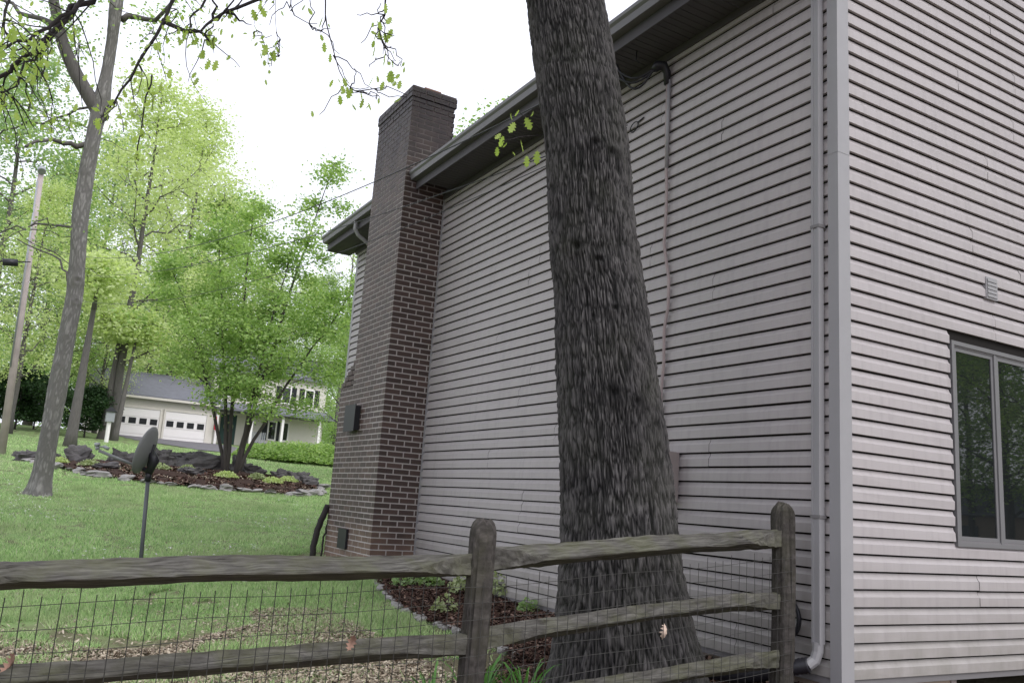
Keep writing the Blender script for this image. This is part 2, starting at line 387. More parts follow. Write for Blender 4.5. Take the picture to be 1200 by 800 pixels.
# corner posts and the channel beside the chimney
def cpost(name, pts, z0, z1, mat=MPOST):
    n = len(pts); MB().sweep([[(x, y, z0) for x, y in pts], [(x, y, z1) for x, y in pts]]).build(name, mat, HOUSE)
cpost('corner_post', [(-.060, .0), (-.060, -.029), (.029, -.029), (.029, .094), (0, .094), (0, 0)][::-1], Z0-.035, 4.15)
cpost('corner_post', [(-.060, .0), (-.060, -.031), (.031, -.031), (.031, .094), (0, .094), (0, 0)][::-1], 4.15, EAVE)
cpost('corner_post', [(-LEN-.02, -.022), (-LEN+.07, -.022), (-LEN+.07, 0), (-LEN-.02, 0)][::-1], Z0-.03, EAVE)
cpost('trim_channel', [(-6.74, -.034), (-6.722, -.034), (-6.722, 0), (-6.74, 0)], Z0-.03, EAVE)
MB().box((-6.74, -.012, Z0-.045), (-.060, .002, Z0-.001)).build('starter_strip', MTRIM, HOUSE)
MB().box((-.0, .094, Z0-.045), (.010, DEP, Z0-.001)).build('starter_strip', MTRIM, HOUSE)
# soffit, fascia, gutters
YO = -.455
def frieze(x0, x1): MB().box((x0, -.040, EAVE-.075), (x1, .003, EAVE-.002)).build('frieze_trim', MSOF, HOUSE)
frieze(-6.74, .02); frieze(-LEN-.1, -8.05)
x = .26
while x > -LEN-.35:
    x2 = x-.302
    if not (x2 < -6.75 and x > -8.04):
        bb = MB().box((x2+.003, YO+.003, EAVE), (x-.003, -.002, EAVE+.010))
        for q in (.25, .5, .75): bb.box((x-.302*q-.004, YO+.004, EAVE-.004), (x-.302*q+.004, -.042, EAVE-.0005))
        bb.build('soffit_panel', MSOF, HOUSE)
    x = x2-.004
def fascia(x0, x1): MB().box((x0, YO-.018, EAVE-.025), (x1, YO, EAVE+.20)).build('fascia', MSOF, HOUSE)  # takes the darker soffit colour to paint the shade below the gutter
fascia(-6.735, .30); fascia(-10.62, -8.04)
def gutter(x0, x1):
    zt = EAVE+.215; y = YO-.018; o = [(0, 0), (-.085, 0), (-.088, .012), (-.100, .06), (-.122, .085), (-.126, .118), (-.118, .122), (-.112, .118), (-.11, .10), (-.09, .07), (-.08, .012), (-.004, .012), (-.004, .12), (0, .12)]
    sec = [[(xx, y-.001+a, zt-.12+c) for a, c in o] for xx in (x0, x1)]
    g = MB().sweep(sec).build('gutter', MGUT, HOUSE)
    e = MB()
    for xx in (x0-.004, x1+.001): e.sweep([[(xx+d, y-.001+a, zt-.12+c) for a, c in o[:7]+[(0, .122)]] for d in (0, .003)])
    e.build('end_cap', MGUT, g)
gutter(-6.73, .31); gutter(-10.64, -8.06)
# roof
def roof_z(y): return EAVE+.215+(y-YO)*RP
T = .03
for s, nm in ((1, 'roof_slope'), (-1, 'roof_slope')):
    def yy(y): return y if s == 1 else DEP-y
    for (x0, x1) in ((-LEN-.4, -8.035), (-8.035, -6.73), (-6.73, .33)):
        y0 = YO-.03
        if x0 == -8.035 and s == 1: y0 = .06
        v = [(x0, yy(y0), roof_z(y0)), (x1, yy(y0), roof_z(y0)), (x1, yy(RIDGE), roof_z(RIDGE)), (x0, yy(RIDGE), roof_z(RIDGE))]
        v += [(a, c, d+T) for a, c, d in v]
        MB().add(v, [(0, 3, 2, 1), (4, 5, 6, 7), (0, 1, 5, 4), (1, 2, 6, 5), (2, 3, 7, 6), (3, 0, 4, 7)]).build(nm, MROOF, HOUSE)
for s in (1, -1):
    v = []
    for xx in (.30, .322):
        for y, dz in ((YO-.02, -.17), (YO-.02, 0), (RIDGE, 0), (RIDGE, -.17)):
            v.append((xx, y if s == 1 else DEP-y, roof_z(y)+dz-.002))
    MB().add(v, [(0, 1, 2, 3), (7, 6, 5, 4), (0, 4, 5, 1), (1, 5, 6, 2), (2, 6, 7, 3), (3, 7, 4, 0)]).build('rake_board', MTRIM, HOUSE)
    v = []
    for xx in (.03, .298):
        for y in (YO, RIDGE):
            for dz in (-.155, -.14): v.append((xx, y if s == 1 else DEP-y, roof_z(y)+dz))
    MB().add(v, [(0, 1, 3, 2), (4, 6, 7, 5), (0, 4, 5, 1), (2, 3, 7, 6), (0, 2, 6, 4), (1, 5, 7, 3)]).build('rake_soffit', MSOF, HOUSE)
# downspouts
def strap_tube(pts, w, d, mat, name, parent, ribs=True):
    sec = []
    for x, y, z, dx, dz in pts:      # dx, dz: half width along x, tilt
        o = [(-w, -d), (-w*.5, -d), (-w*.45, -d+.006), (0, -d+.006), (w*.45, -d+.006), (w*.5, -d), (w, -d), (w, d), (-w, d)]
        sec.append([(x+a, y+c, z+dz*c) for a, c in o])
    return MB().sweep(sec).build(name, mat, parent)
DX = float((on_plane(950, 450, 1, -.088)[0]+on_plane(967, 450, 1, -.088)[0])/2)-.024
ds = strap_tube([(DX, -.062, .74, 0, 0), (DX, -.062, 2.4, 0, 0), (DX, -.062, EAVE-.32, 0, 0), (DX, -.10, EAVE-.22, 0, .5), (DX, -.46, EAVE-.03, 0, .5), (DX, -.50, EAVE+.10, 0, 0)], .034, .026, MPOST, 'downspout', HOUSE)
MB().tube([(DX, -.062, .75), (DX-.002, -.064, .69), (DX-.013, -.08, .635), (DX-.038, -.12, .60)], .037, 10).build('elbow', MPOST, ds)
for z in (1.55, 3.6): MB().box((DX-.040, -.092, z), (DX+.040, -.024, z+.022)).build('strap', MTRIM, ds)
g2 = MB().tube([(-9.05, -.52, EAVE+.10), (-9.05, -.52, EAVE-.03), (-9.05, -.46, EAVE-.12), (-9.05, -.12, EAVE-.32), (-9.05, -.07, EAVE-.42), (-9.05, -.065, 2.5), (-9.05, -.065, .75)], .034, 8).build('downspout', MPOST, HOUSE)
# window in the gable wall
WZ0, WZ1 = 1.42, 2.965; xg = .0
win = MB()
def ring(b, y0, z0, y1, z1, t, x0, x1):
    b.box((x0, y0, z0), (x1, y0+t, z1)); b.box((x0, y1-t, z0), (x1, y1, z1)); b.box((x0, y0+t, z0), (x1, y1-t, z0+t)); b.box((x0, y0+t, z1-t), (x1, y1-t, z1)); return b
# wall recess behind the panels so the sashes sit inside the opening
win = ring(MB(), WY0, WZ0, WY1, WZ1, .032, -.05, .030).build('window', MFR, HOUSE)
ring(MB(), WY0+.032, WZ0+.032, WY1-.032, WZ1-.032, .012, .004, .020).build('inner_frame', MTRIM, win)
ym = 1.835
MB().box((.000, ym-.018, WZ0+.033), (.024, ym+.018, WZ1-.033)).build('mullion', MFR, win)
for (a, c, xo) in ((WY0+.044, ym-.019, .006), (ym+.019, WY1-.044, .009)):
    sh = ring(MB(), a, WZ0+.045, c, WZ1-.045, .030, xo-.004, xo+.008).build('sash', MFR, win)
    MB().box((xo-.004, a+.030, WZ0+.075), (xo+.001, c-.030, WZ1-.075)).build('pane', MG, sh) if False else None
    MB().box((xo-.003, a+.0305, WZ0+.0755), (xo+.0008, c-.0305, WZ1-.0755)).build('pane', MG, win)
v_ = MB().box((.0, 1.745, 3.385), (.030, 1.90, 3.565)).build('siding_vent', MPOST, HOUSE)
lv = MB()
for i in range(5): lv.box((.0305, 1.757, 3.400+i*.032), (.037, 1.888, 3.424+i*.032))
lv.build('louver', MPOST, v_)
# conduit, meter box
cx = [(-1.865, 5.50), (-1.86, 5.0), (-1.845, 4.62), (-1.83, 4.45), (-1.825, 4.2), (-1.84, 3.9), (-1.80, 3.72), (-1.757, 3.55), (-1.757, 3.3), (-1.80, 3.1), (-1.79, 2.8), (-1.815, 2.55), (-1.79, 2.3), (-1.765, 2.05)]
MB().tube([(a, -.045, z) for a, z in cx], .014, 8).build('conduit', MCOND, HOUSE, True)
MB().tube([(-1.845, -.042, 5.50), (-1.845, -.042, 4.62)], .017, 8).build('conduit_sleeve', MPOST, HOUSE, True)
mb = MB().box((-1.735, -.13, 1.615), (-1.585, -.02, 2.025)).build('meter_box', MTAN, HOUSE)
MB().box((-1.745, -.142, 1.605), (-1.575, -.131, 2.035)).build('meter_box_door', MTAN, mb)
MB().tube([(-1.66, -.07, 1.615), (-1.66, -.07, .3)], .016, 8).build('conduit', MCOND, HOUSE, True)
wh = MB()
wh.tube([(-1.865, -.05, 5.46), (-1.865, -.055, 5.58), (-1.875, -.09, 5.64), (-1.90, -.15, 5.63), (-1.91, -.17, 5.59)], [.03, .036, .05, .05, .035], 10)
wh.build('weatherhead', MBLK, HOUSE, True)
cab = MB()
for i, (a, c) in enumerate((((-1.91, -.17, 5.6), (-2.30, -.40, 5.76)), ((-1.90, -.16, 5.6), (-2.36, -.43, 5.78)), ((-1.92, -.17, 5.6), (-2.26, -.36, 5.74)))):
    a = np.array(a); c = np.array(c); cab.tube([a+(c-a)*t+np.array([0, 0, -(.13+.05*i)*math.sin(math.pi*t)]) for t in np.linspace(0, 1, 12)], .011, 6)
cab.tube([(-2.30, -.42, 5.75), (-2.45, -.46, 5.79)], .035, 8)
cab.tube([(-2.02, -.30, 5.79), (-2.03, -.30, 5.70), (-2.0, -.28, 5.66)], .006, 6)
cab.build('service_cable', MBLK, HOUSE, True)
b = MB(); th = np.linspace(.2, 2*math.pi+.2, 15)
b.tube([(-2.36+.06*math.cos(t), -.035-.01*math.sin(t), 5.22+.035*math.sin(t)+.02*math.cos(t)) for t in th], .006, 5); b.tube([(-2.30, -.035, 5.25), (-2.22, -.03, 5.27)], .008, 5)
b.build('cable_loop', MBLK, HOUSE, True)

# chimney --------------------------------------------------------------
XN, YF = -6.742, -.645; ZB, BH, BL, J = .30, .0753, .2315, .014; JV = .019
CHIM = MB(); inset = .0030
def core(b, x0, x1, y0, y1, z0, z1): b.box((x0+inset, y0+inset, z0), (x1-inset, y1-inset, z1))
XU, XL = -8.03, -8.56; zs0, zs1 = 3.05, 3.44
core(CHIM, XL, XN, YF, -.001+inset, ZB-.4, zs0); core(CHIM, XU, XN, YF, -.001+inset, zs0+.0005, 7.14)
chim = CHIM.build('chimney', MMO, HOUSE)
b = MB(); b.sweep([[(XU, YF, 7.30), (XN, YF, 7.30), (XN, .03, 7.30), (XU, .03, 7.30)], [(XU+.3, YF+.2, 7.36), (XN-.3, YF+.2, 7.36), (XN-.3, -.15, 7.36), (XU+.3, -.15, 7.36)]]); b.box((XU-.01, YF-.012, 7.145), (XN+.012, .04, 7.31))
b.build('crown', MMO, chim)
b = MB(); b.box((-7.12, -.42, 7.33), (-6.86, -.16, 7.40)); b.build('flue_tile', MTERRA, chim)
bricks = []     # (x0,x1,y0,y1,z0,z1)
TH = .105
def course(z, k, x0, x1, y0, y1, hgt=BH-J):
    odd = k % 2; z1 = z+hgt
    # near face (x=x1 side), bricks run along Y from the corner y0 to y1
    y = y0 if not odd else y0+TH+JV
    while y < y1-.02:
        e = min(y+BL-JV, y1)
        bricks.append((x1-TH, x1, y, e, z, z1)); y = e+JV
    x = x1 if odd else x1-TH-JV
    while x > x0+.02:
        e = max(x-(BL-JV), x0)
        if x0 > -20 and x-(BL-JV) < x0+.05: e = x0
        bricks.append((e, x, y0, y0+TH, z, z1)); x = e-JV
k = 0; z = ZB-.15
while z < 7.12:
    if z < zs0-.03: xl = XL
    elif z < zs1: xl = XL+(XU-XL)*(z-zs0)/(zs1-zs0)
    else: xl = XU
    top = z > 6.99
    course(z, k, xl, XN+(.006 if top else 0), YF-(.006 if top else 0), -.002 if z < 5.9 else .04); z += BH; k += 1
for i in range(2): course(7.145+i*BH, k+i, XU-.018, XN+.02, YF-.02, .05)
def area(bk):
    c = np.array([(bk[0]+bk[1])/2, (bk[2]+bk[3])/2, (bk[4]+bk[5])/2]); d = c-CAM; L = np.linalg.norm(d); d /= L
    w = (bk[3]-bk[2])*abs(d[0])+(bk[1]-bk[0])*abs(d[1])
    if bk[5] < .55: w *= .02
    return w/(L*L)
bricks.sort(key=area, reverse=True)
meshes = {}
def brick_data(bk):
    sx, sy = round(bk[1]-bk[0], 3), round(bk[3]-bk[2], 3); key = (sx, sy)
    if key not in meshes:
        hx, hy, hz = sx/2, sy/2, (BH-J)/2; e = .004
        v = [(-hx, -hy+e, -hz+e), (hx, -hy+e, -hz+e)]
        sec = [[(-hx+e, -hy+e, -hz), (hx-e, -hy+e, -hz), (hx-e, hy-e, -hz), (-hx+e, hy-e, -hz)], [(-hx, -hy, -hz+e), (hx, -hy, -hz+e), (hx, hy, -hz+e), (-hx, hy, -hz+e)],
               [(-hx, -hy, hz-e), (hx, -hy, hz-e), (hx, hy, hz-e), (-hx, hy, hz-e)], [(-hx+e, -hy+e, hz), (hx-e, -hy+e, hz), (hx-e, hy-e, hz), (-hx+e, hy-e, hz)]]
        meshes[key] = MB().sweep(sec).mesh('brick', MBR)
    return meshes[key]
for bk in bricks[:300]:
    c = ((bk[0]+bk[1])/2+random.uniform(-.0010, .0010), (bk[2]+bk[3])/2+random.uniform(-.0010, .0010), (bk[4]+bk[5])/2)
    put('brick', brick_data(bk), chim, c)
b = MB()
for bk in bricks[300:]: b.box((bk[0], bk[2], bk[4]), (bk[1], bk[3], bk[5]), .0009)
# sloping brick course on the shoulder
for i in range(6):
    x0 = XL+(XU-XL)*i/6; x1 = XL+(XU-XL)*(i+1)/6; za = zs0+(zs1-zs0)*i/6; zb = zs0+(zs1-zs0)*(i+1)/6
    for (ya, yb) in ((YF+.01, YF+.22), (YF+.23, YF+.43), (YF+.44, -.01)):
        b.add([(x0-.03, ya, za), (x1-.03, ya, zb), (x1-.03, yb, zb), (x0-.03, yb, za), (x0+.03, ya, za-.03), (x1+.03, ya, zb-.03), (x1+.03, yb, zb-.03), (x0+.03, yb, za-.03)], [(0, 3, 2, 1)[::-1], (4, 5, 6, 7), (0, 1, 5, 4), (1, 2, 6, 5), (2, 3, 7, 6), (3, 0, 4, 7)])
b.build('brickwork', MBR, chim, kind='stuff')
b = MB(); b.box((-7.99, YF-.075, 2.40), (-7.60, YF-.004, 2.74)); b.box((-8.01, YF-.09, 2.38), (-7.58, YF-.076, 2.76)); b.build('air_vent_box', MBLK, chim)
b = MB(); b.box((-7.93, YF-.035, .76), (-7.60, YF-.004, 1.03)); b.build('ash_door', MBLK, chim)

# ------------------------------------------------------------------ fence
FX = -.27
FEN = empty('split_rail_fence', (FX, -2.55, 0), 'mossy split rail fence with wire mesh running out from the siding wall', 'fence')
def post(y, ztop, w, seed, x=FX, mat=MWP):
    r = random.Random(seed); secs = []; zb = gz(x, y)-.25; n = 40
    zz = list(np.linspace(zb, ztop-.10, 60))+[ztop-.07, ztop-.045, ztop-.022, ztop-.007, ztop]
    for z in zz:
        tp = max(0, (z-(ztop-.11))/.11); sc = math.sqrt(max(0.05, 1-tp**3.2*.80)); sec = []
        for j in range(n):
            a = 2*math.pi*j/n; c, s = math.cos(a), math.sin(a)
            q = (abs(c)**3.2+abs(s)**3.2)**(-1/3.2)
            ang = a+.35
            rr = w/2*q*sc*(1+.10*float(vnoise(c*2.2+seed*3, s*2.2, z*.7))-.10*max(0, .16-abs(float(vnoise(c*4.5+seed, s*4.5, z*.45))))/.16-.05*max(0, .2-abs(float(vnoise(c*9+seed, s*9, z*.9+5))))/.2+.055*float(vnoise(c*3+seed, s*3, z*2.2))+.05*float(vnoise(c*9, s*9+seed, z*1.3)))
            sec.append((x+.9*rr*math.cos(a)+.012*math.sin(z*3+seed), y+rr*math.sin(a)+.02*(z-ztop)*((seed % 3)-1)*.5, z+.016*float(vnoise(c*2.5, s*2.5, seed))*tp))
        secs.append(sec)
    MB().sweep(secs).build('post', mat, FEN)
def rail(ya, za, yb, zb, h, seed, nose=.055, fat=1.):
    secs = []; n = 110
    for i in range(n+1):
        t = i/n; e = min(1, min(t, 1-t)/.20); e = e*e*(3-2*e)
        y = ya+(yb-ya)*t; z = za+(zb-za)*t+.014*math.sin(math.pi*t)*((seed % 3)-1)+.008*float(vnoise(t*4, seed, 0)); H = h/2*(1+.06*float(vnoise(t*6, seed, 3)))
        nu = (.026*(1-e)+nose*e*(1+.10*float(vnoise(t*7, seed*3, 8))))*fat; vu = H*.92*(1-e)-.002*e; vd = -H*.92*(1-e)-.010*e
        P = [(-.030, H*.9), (-.012*e+.012*(1-e), H), (nu, vu), (nu, vd), (.004-.055*e, -H), (-.055, -H*.85)]
        # refine and roughen
        Q = []
        for j in range(6):
            p, q = P[j], P[(j+1) % 6]
            for s in (0, .33, .66):
                u = p[0]+(q[0]-p[0])*s; v = p[1]+(q[1]-p[1])*s
                w = .0065*float(vnoise(u*60+seed, v*60, t*7))+.0045*float(vnoise(u*150, v*150+seed, t*26))-.006*max(0, .12-abs(float(vnoise(u*45+seed*2, v*45, t*3.5))))/.12; Q.append((FX+.012+u+w, y, z+v+w))
        secs.append(Q)
    MB().sweep(secs).build('rail', MW, FEN)
PM, PR, PL = -2.56, -.235, -5.10
post(PM, 1.415, .134, 4); post(PR, 1.635, .138, 5); post(PL, 1.30, .15, 7)
rail(PL-.02, 1.062, PM-.03, 1.180, .122, 1, .115); rail(PM+.03, 1.198, PR-.02, 1.40, .128, 2, .10)
rail(PL-.02, .655, PM-.03, .780, .112, 4, .045); rail(PM+.03, .790, PR-.02, 1.006, .112, 5, .05)
rail(PL-.02, .30, PM-.03, .395, .11, 7, .03); rail(PM+.03, .435, PR-.02, .628, .115, 8, .04)
wm = MB(); xm = FX+.074
y = PL
def gtop(y): return np.interp(y, [PL, PM, PR], [1.02, 1.125, 1.33])
def gbot(y): return gz(FX, y)+.01
jj = 0
while y < PR+.02:
    w = .004*math.sin(jj*1.7); wm.tube([(xm+w, y, gbot(y)), (xm-w, y+.006*math.sin(jj*2.3), (gbot(y)+gtop(y))/2), (xm, y+w, gtop(y)-(.03 if jj % 3 else 0))], .0021, 4); y += .0685; jj += 1
for k in range(11):
    pts = [(xm+.0035, yy_, gbot(yy_)+(gtop(yy_)-gbot(yy_))*(k+.35)/11+.006*math.sin(yy_*5+k)) for yy_ in np.linspace(PL, PR, 40)]
    wm.tube(pts, .0015, 4)
wm.build('wire_mesh', plain('wire', (.035, .033, .03), .55, .4, .3, 20), FEN, kind='stuff')
# leaves caught in the mesh
def oak_leaf_mesh(mat, name='leaf', size=.1, curl=.25):
    half = [(0, 0), (.04, .10), (.20, .16), (.10, .24), (.30, .36), (.14, .44), (.34, .60), (.16, .66), (.22, .82), (.07, .90), (0, 1)]
    n = len(half); v = [(0, yv*size, curl*size*(yv-.5)**2) for _, yv in half]
    v += [(x*size, yv*size, curl*size*((yv-.5)**2+x*.8)) for x, yv in half]; v += [(-x*size, yv*size, curl*size*((yv-.5)**2+x*.5)) for x, yv in half]
    f = [(i, n+i, n+i+1, i+1) for i in range(n-1)]+[(i, i+1, 2*n+i+1, 2*n+i) for i in range(n-1)]
    return MB().add(v, f).mesh(name, mat, True)
def dry_leaf(px, py, size, rot, label, mat):
    P = on_plane(px, py, 0, xm+.012); o = put('dry_leaf', oak_leaf_mesh(mat, 'dry_leaf', size, 1.5), None, tuple(P), label, 'leaf')
    o.rotation_euler = rot
dry_leaf(408, 762, .08, (R(85), R(20), R(60)), 'reddish brown curled dead leaf caught in the wire mesh on the lower rail', MDRY)
dry_leaf(782, 730, .095, (R(-95), R(10), R(80)), 'pale tan dead oak leaf caught in the wire mesh before the trunk', plain('dry_leaf_tan', (.50, .38, .31), .8, .2, .25, 40))
dry_leaf(6, 790, .09, (R(70), R(20), R(30)), 'brown dead leaf stuck in the mesh at the left picture edge', MDRY)

# ------------------------------------------------------------------ trunks
def bark_trunk(name, cen, rad, z0, z1, nz, na, mat, amp, cellw, cellh, seed, parent, flare=None, knots=()):
    zz = np.linspace(z0, z1, nz); a = np.linspace(0, 2*math.pi, na, endpoint=False)
    cx_ = np.interp(zz, [c[2] for c in cen], [c[0] for c in cen]); cy_ = np.interp(zz, [c[2] for c in cen], [c[1] for c in cen])
    k = max(3, nz//40); ker = np.ones(k)/k
    def sm(v): return np.convolve(np.pad(v, (k//2, k-1-k//2), 'edge'), ker, 'valid')
    r_ = sm(np.interp(zz, [q[0] for q in rad], [q[1] for q in rad])); dx = cx_-sm(cx_); cx_ = sm(cx_); cy_ = sm(cy_)
    A, Z = np.meshgrid(a, zz); Rr = r_[:, None]*np.ones_like(A); rm = float(np.mean(r_))
    U, V_ = np.cos(A)*rm/cellw, np.sin(A)*rm/cellw
    wx = .6*vnoise(U*.4, V_*.4, Z*3+seed)
    n1 = vnoise(U+wx, V_+wx, Z/cellh+seed); n2 = vnoise(U*2.1+5, V_*2.1, Z/cellh*2.3+seed); n3 = vnoise(U*.25, V_*.25, Z*1.2+seed)
    na_ = np.abs(vnoise(U*.95+wx+31, V_*.95+wx, Z/(cellh*2.0)+seed+4)); nb_ = np.abs(vnoise(U*1.5+wx*1.4, V_*1.5+7, Z/(cellh*.95)+seed+9))
    ridge = np.clip(np.minimum(na_*4.2, nb_*3.6+.18)-.10, 0, 1)**.8*(.62+.38*np.clip(.5+1.5*n2, 0, 1))
    disp = amp*(ridge-.6)+amp*.35*n2+amp*.9*n3
    for (ka, kz, kr, kd) in knots:
        dist = np.sqrt((((A-ka+math.pi) % (2*math.pi)-math.pi)*rm)**2+((Z-kz)*1.6)**2)
        disp += kd*np.exp(-(dist/kr)**2)-kd*1.6*np.exp(-(dist/(kr*.45))**2); ridge = ridge*(1-.8*np.exp(-(dist/(kr*.7))**2))
    if flare is not None: Rr = Rr*(1+flare(Z)*(1+.35*np.sin(A*5+seed)+.2*np.sin(A*3+1)))
    rr = Rr+disp
    X = cx_[:, None]+rr*np.cos(A); Y = cy_[:, None]+rr*np.sin(A)
    Vv = np.stack([X, Y, Z], -1).reshape(-1, 3)
    i = np.arange(nz-1)[:, None]*na; j = np.arange(na)[None]; Fq = np.stack([i+j, i+(j+1) % na, i+na+(j+1) % na, i+na+j], -1).reshape(-1, 4)
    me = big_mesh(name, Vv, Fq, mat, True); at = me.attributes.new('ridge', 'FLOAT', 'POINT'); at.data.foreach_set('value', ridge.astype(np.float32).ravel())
    return put(name, me, parent)
# the big oak by the fence: silhouette measured at distance 6.1
OD = 6.15
edges = [(0, 617, 707), (45, 623, 716), (105, 630.5, 727), (175, 639, 737), (250, 642, 744), (312, 645.5, 751), (350, 650, 759), (430, 653, 769.5), (530, 656, 784), (600, 657, 792), (648, 655, 798), (713, 651, 810), (764, 646, 824)]
ob = sight(733, 764, OD); ob[2] = gz(ob[0], ob[1])
hd = np.array([ob[0]-CAM[0], ob[1]-CAM[1], 0]); hd /= np.linalg.norm(hd)
def on_vert(px, py):          # vertical plane through the trunk foot, square to the view
    v = fw+rt*((px-600)/F)-up*((py-400)/F); t = ((ob-CAM)@hd)/(v@hd); return CAM+v*t
cen, rad = [], []
for y_, l, r_ in reversed(edges):
    A_, B_ = on_vert(l, y_), on_vert(r_, y_); c_ = (A_+B_)/2; cen.append(c_); rad.append((c_[2], np.linalg.norm(A_-B_)/2*.985))
zlo = cen[0][2]; cen.insert(0, np.array([cen[0][0]+.02, cen[0][1], -.3])); rad.insert(0, (ob[2]-.1, rad[0][1]*1.10)); rad.insert(0, (-.3, rad[0][1]*1.05))
ctop = cen[-1]; lean = (cen[-1]-cen[-5])/(cen[-1][2]-cen[-5][2])
for zt_, rr_ in ((7.5, .27), (9.5, .24), (11, .20)):
    cen.append(ctop+lean*(zt_-ctop[2])); rad.append((zt_, rr_))
OAK = empty('oak_tree', tuple(ob), 'large oak with a thick furrowed dark grey trunk leaning beside the fence', 'tree')
va = math.atan2(CAM[1]-ob[1], CAM[0]-ob[0])
knots = [(va+.25, 4.15, .09, .02), (va-.35, 3.35, .10, .022), (va+.1, 3.25, .08, .02), (va+.55, 2.25, .09, .015), (va-.2, 4.8, .07, .015), (va+.3, 2.9, .06, .02), (va+.65, 4.1, .08, .02), (va+.1, 2.3, .12, .015)]
kk = [(a_, z_, k_, d_) for a_, z_, k_, d_ in knots]
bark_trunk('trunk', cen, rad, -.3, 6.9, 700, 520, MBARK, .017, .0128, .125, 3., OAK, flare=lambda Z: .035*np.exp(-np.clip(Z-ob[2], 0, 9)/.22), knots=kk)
b = MB(); tp = [cen[-4]+np.array([0, 0, 0])]
top0 = np.array([np.interp(6.85, [c[2] for c in cen], [c[0] for c in cen]), np.interp(6.85, [c[2] for c in cen], [c[1] for c in cen]), 6.85])
b.tube([top0, cen[-2], cen[-1]+np.array([-.3, -.2, 0])], [.275, .24, .16], 14)
b.build('upper_trunk', MBR1, OAK, True)
# limb reaching over the yard, boughs and twigs hanging into the picture
def wob(pts, n, amp, seed):
    P = [np.array(p, float) for p in pts]; out = []; r = np.random.default_rng(seed)
    tt = np.linspace(0, len(P)-1, n)
    for t in tt:
        i = min(int(t), len(P)-2); f_ = t-i; p0 = P[max(i-1, 0)]; p1 = P[i]; p2 = P[i+1]; p3 = P[min(i+2, len(P)-1)]
        q = .5*((2*p1)+(-p0+p2)*f_+(2*p0-5*p1+4*p2-p3)*f_**2+(-p0+3*p1-3*p2+p3)*f_**3); out.append(q+r.normal(0, amp, 3)*(0 if t in (0, len(P)-1) else 1))
    return out
limb = [cen[-2], sight(520, -260, 7.2), sight(400, -190, 8.0), sight(260, -110, 9.0), sight(150, -40, 9.4), sight(60, 40, 9.6), sight(-10, 98, 9.8), sight(-90, 140, 10)]
LB = MB(); twig_pts = []; leafy = []
def bough(pts, r0_, r1_, n=14, amp=.02, seed=1, leaf=0, subs=0, sublen=.8, sides=6):
    P = wob(pts, n, amp, seed); LB.tube(P, list(r1_+(r0_-r1_)*(1-np.linspace(0, 1, n))**(2.2 if n == 40 else 1)), sides); r = np.random.default_rng(seed+50)
    if leaf: leafy.append((P, leaf))
    for s_ in range(subs):
        i = int(r.integers(n//4, n-1)); d = r.normal(0, 1, 3); d[2] = d[2]*.6-.15; d /= np.linalg.norm(d); tdir = P[min(i+1, n-1)]-P[i]; tdir /= np.linalg.norm(tdir)+1e-9
        d = d+tdir*.8; d /= np.linalg.norm(d); L = sublen*r.uniform(.4, 1.1)
        Q = [P[i], P[i]+d*L*.5+r.normal(0, .04, 3), P[i]+d*L+np.array([0, 0, -.1*L])+r.normal(0, .05, 3)]
        Q = wob(Q, 7, .012, seed*7+s_); LB.tube(Q, list(np.linspace(max(r1_*.8, .006), .003, 7)), 5, False)
        if leaf: leafy.append((Q, leaf))
    return P
bough(limb, .16, .018, 40, .03, 3, 1, 22, 1.0, 8)
bough([sight(115, -30, 9.5), sight(85, 10, 9.3), sight(40, 45, 9.2), sight(0, 60, 9.1), sight(-40, 62, 9.1)], .026, .010, 16, .02, 8, 1, 16, .9)
bough([sight(90, 5, 9.5), sight(50, 50, 9.6), sight(20, 95, 9.6), sight(-15, 120, 9.6)], .018, .006, 14, .02, 9, 2, 14, .9)
bough([sight(260, -110, 9.0), sight(215, -30, 8.6), sight(190, 28, 8.4), sight(165, 70, 8.4), sight(140, 110, 8.5), sight(128, 128, 8.5)], .022, .007, 14, .01, 12, 2, 8, .5)
bough([sight(190, 24, 8.4), sight(215, 36, 8.3), sight(236, 38, 8.2), sight(247, 52, 8.2)], .024, .010, 9, .004, 14, 2, 6, .35)
bough([sight(236, 36, 8.2), sight(255, 18, 8.2), sight(300, 2, 8.1), sight(360, -25, 8.0), sight(440, -100, 7.8)], .013, .022, 11, .008, 15, 1, 8, .45)
bough([sight(222, 36, 8.3), sight(224, 18, 8.4), sight(240, 2, 8.5), sight(262, -60, 8.6)], .008, .014, 8, .006, 16, 1, 3, .3)
bough([sight(222, 36, 8.25), sight(218, 60, 8.2), sight(221, 85, 8.2), sight(228, 102, 8.2), sight(245, 125, 8.2)], .005, .002, 8, .004, 17, 0, 0)
bough([sight(378, -90, 7.6), sight(381, 0, 7.2), sight(382, 25, 7.2), sight(390, 58, 7.1), sight(400, 88, 7.1), sight(412, 104, 7.0), sight(432, 103, 7.0)], .008, .003, 12, .004, 18, 2, 6, .4)
bough([sight(412, 104, 7.0), sight(424, 107, 6.9), sight(455, 103, 6.9), sight(478, 112, 6.8)], .006, .003, 7, .004, 19, 3, 4, .28)
bough([sight(455, -80, 6.9), sight(452, 5, 6.8), sight(450, 20, 6.8), sight(443, 34, 6.8), sight(462, 42, 6.7)], .010, .004, 8, .004, 20, 2, 7, .36)
bough([sight(445, 40, 6.8), sight(455, 68, 6.8), sight(462, 72, 6.8)], .005, .003, 6, .004, 21, 2, 4, .28)
bough([sight(345, -60, 7.4), sight(340, 5, 7.4), sight(352, 24, 7.3), sight(372, 28, 7.3)], .006, .003, 7, .004, 22, 1, 6, .35)
bough([sight(325, -40, 7.9), sight(322, 20, 7.9), sight(325, 50, 7.9), sight(318, 66, 7.9)], .003, .002, 7, .004, 23, 1, 5, .35)
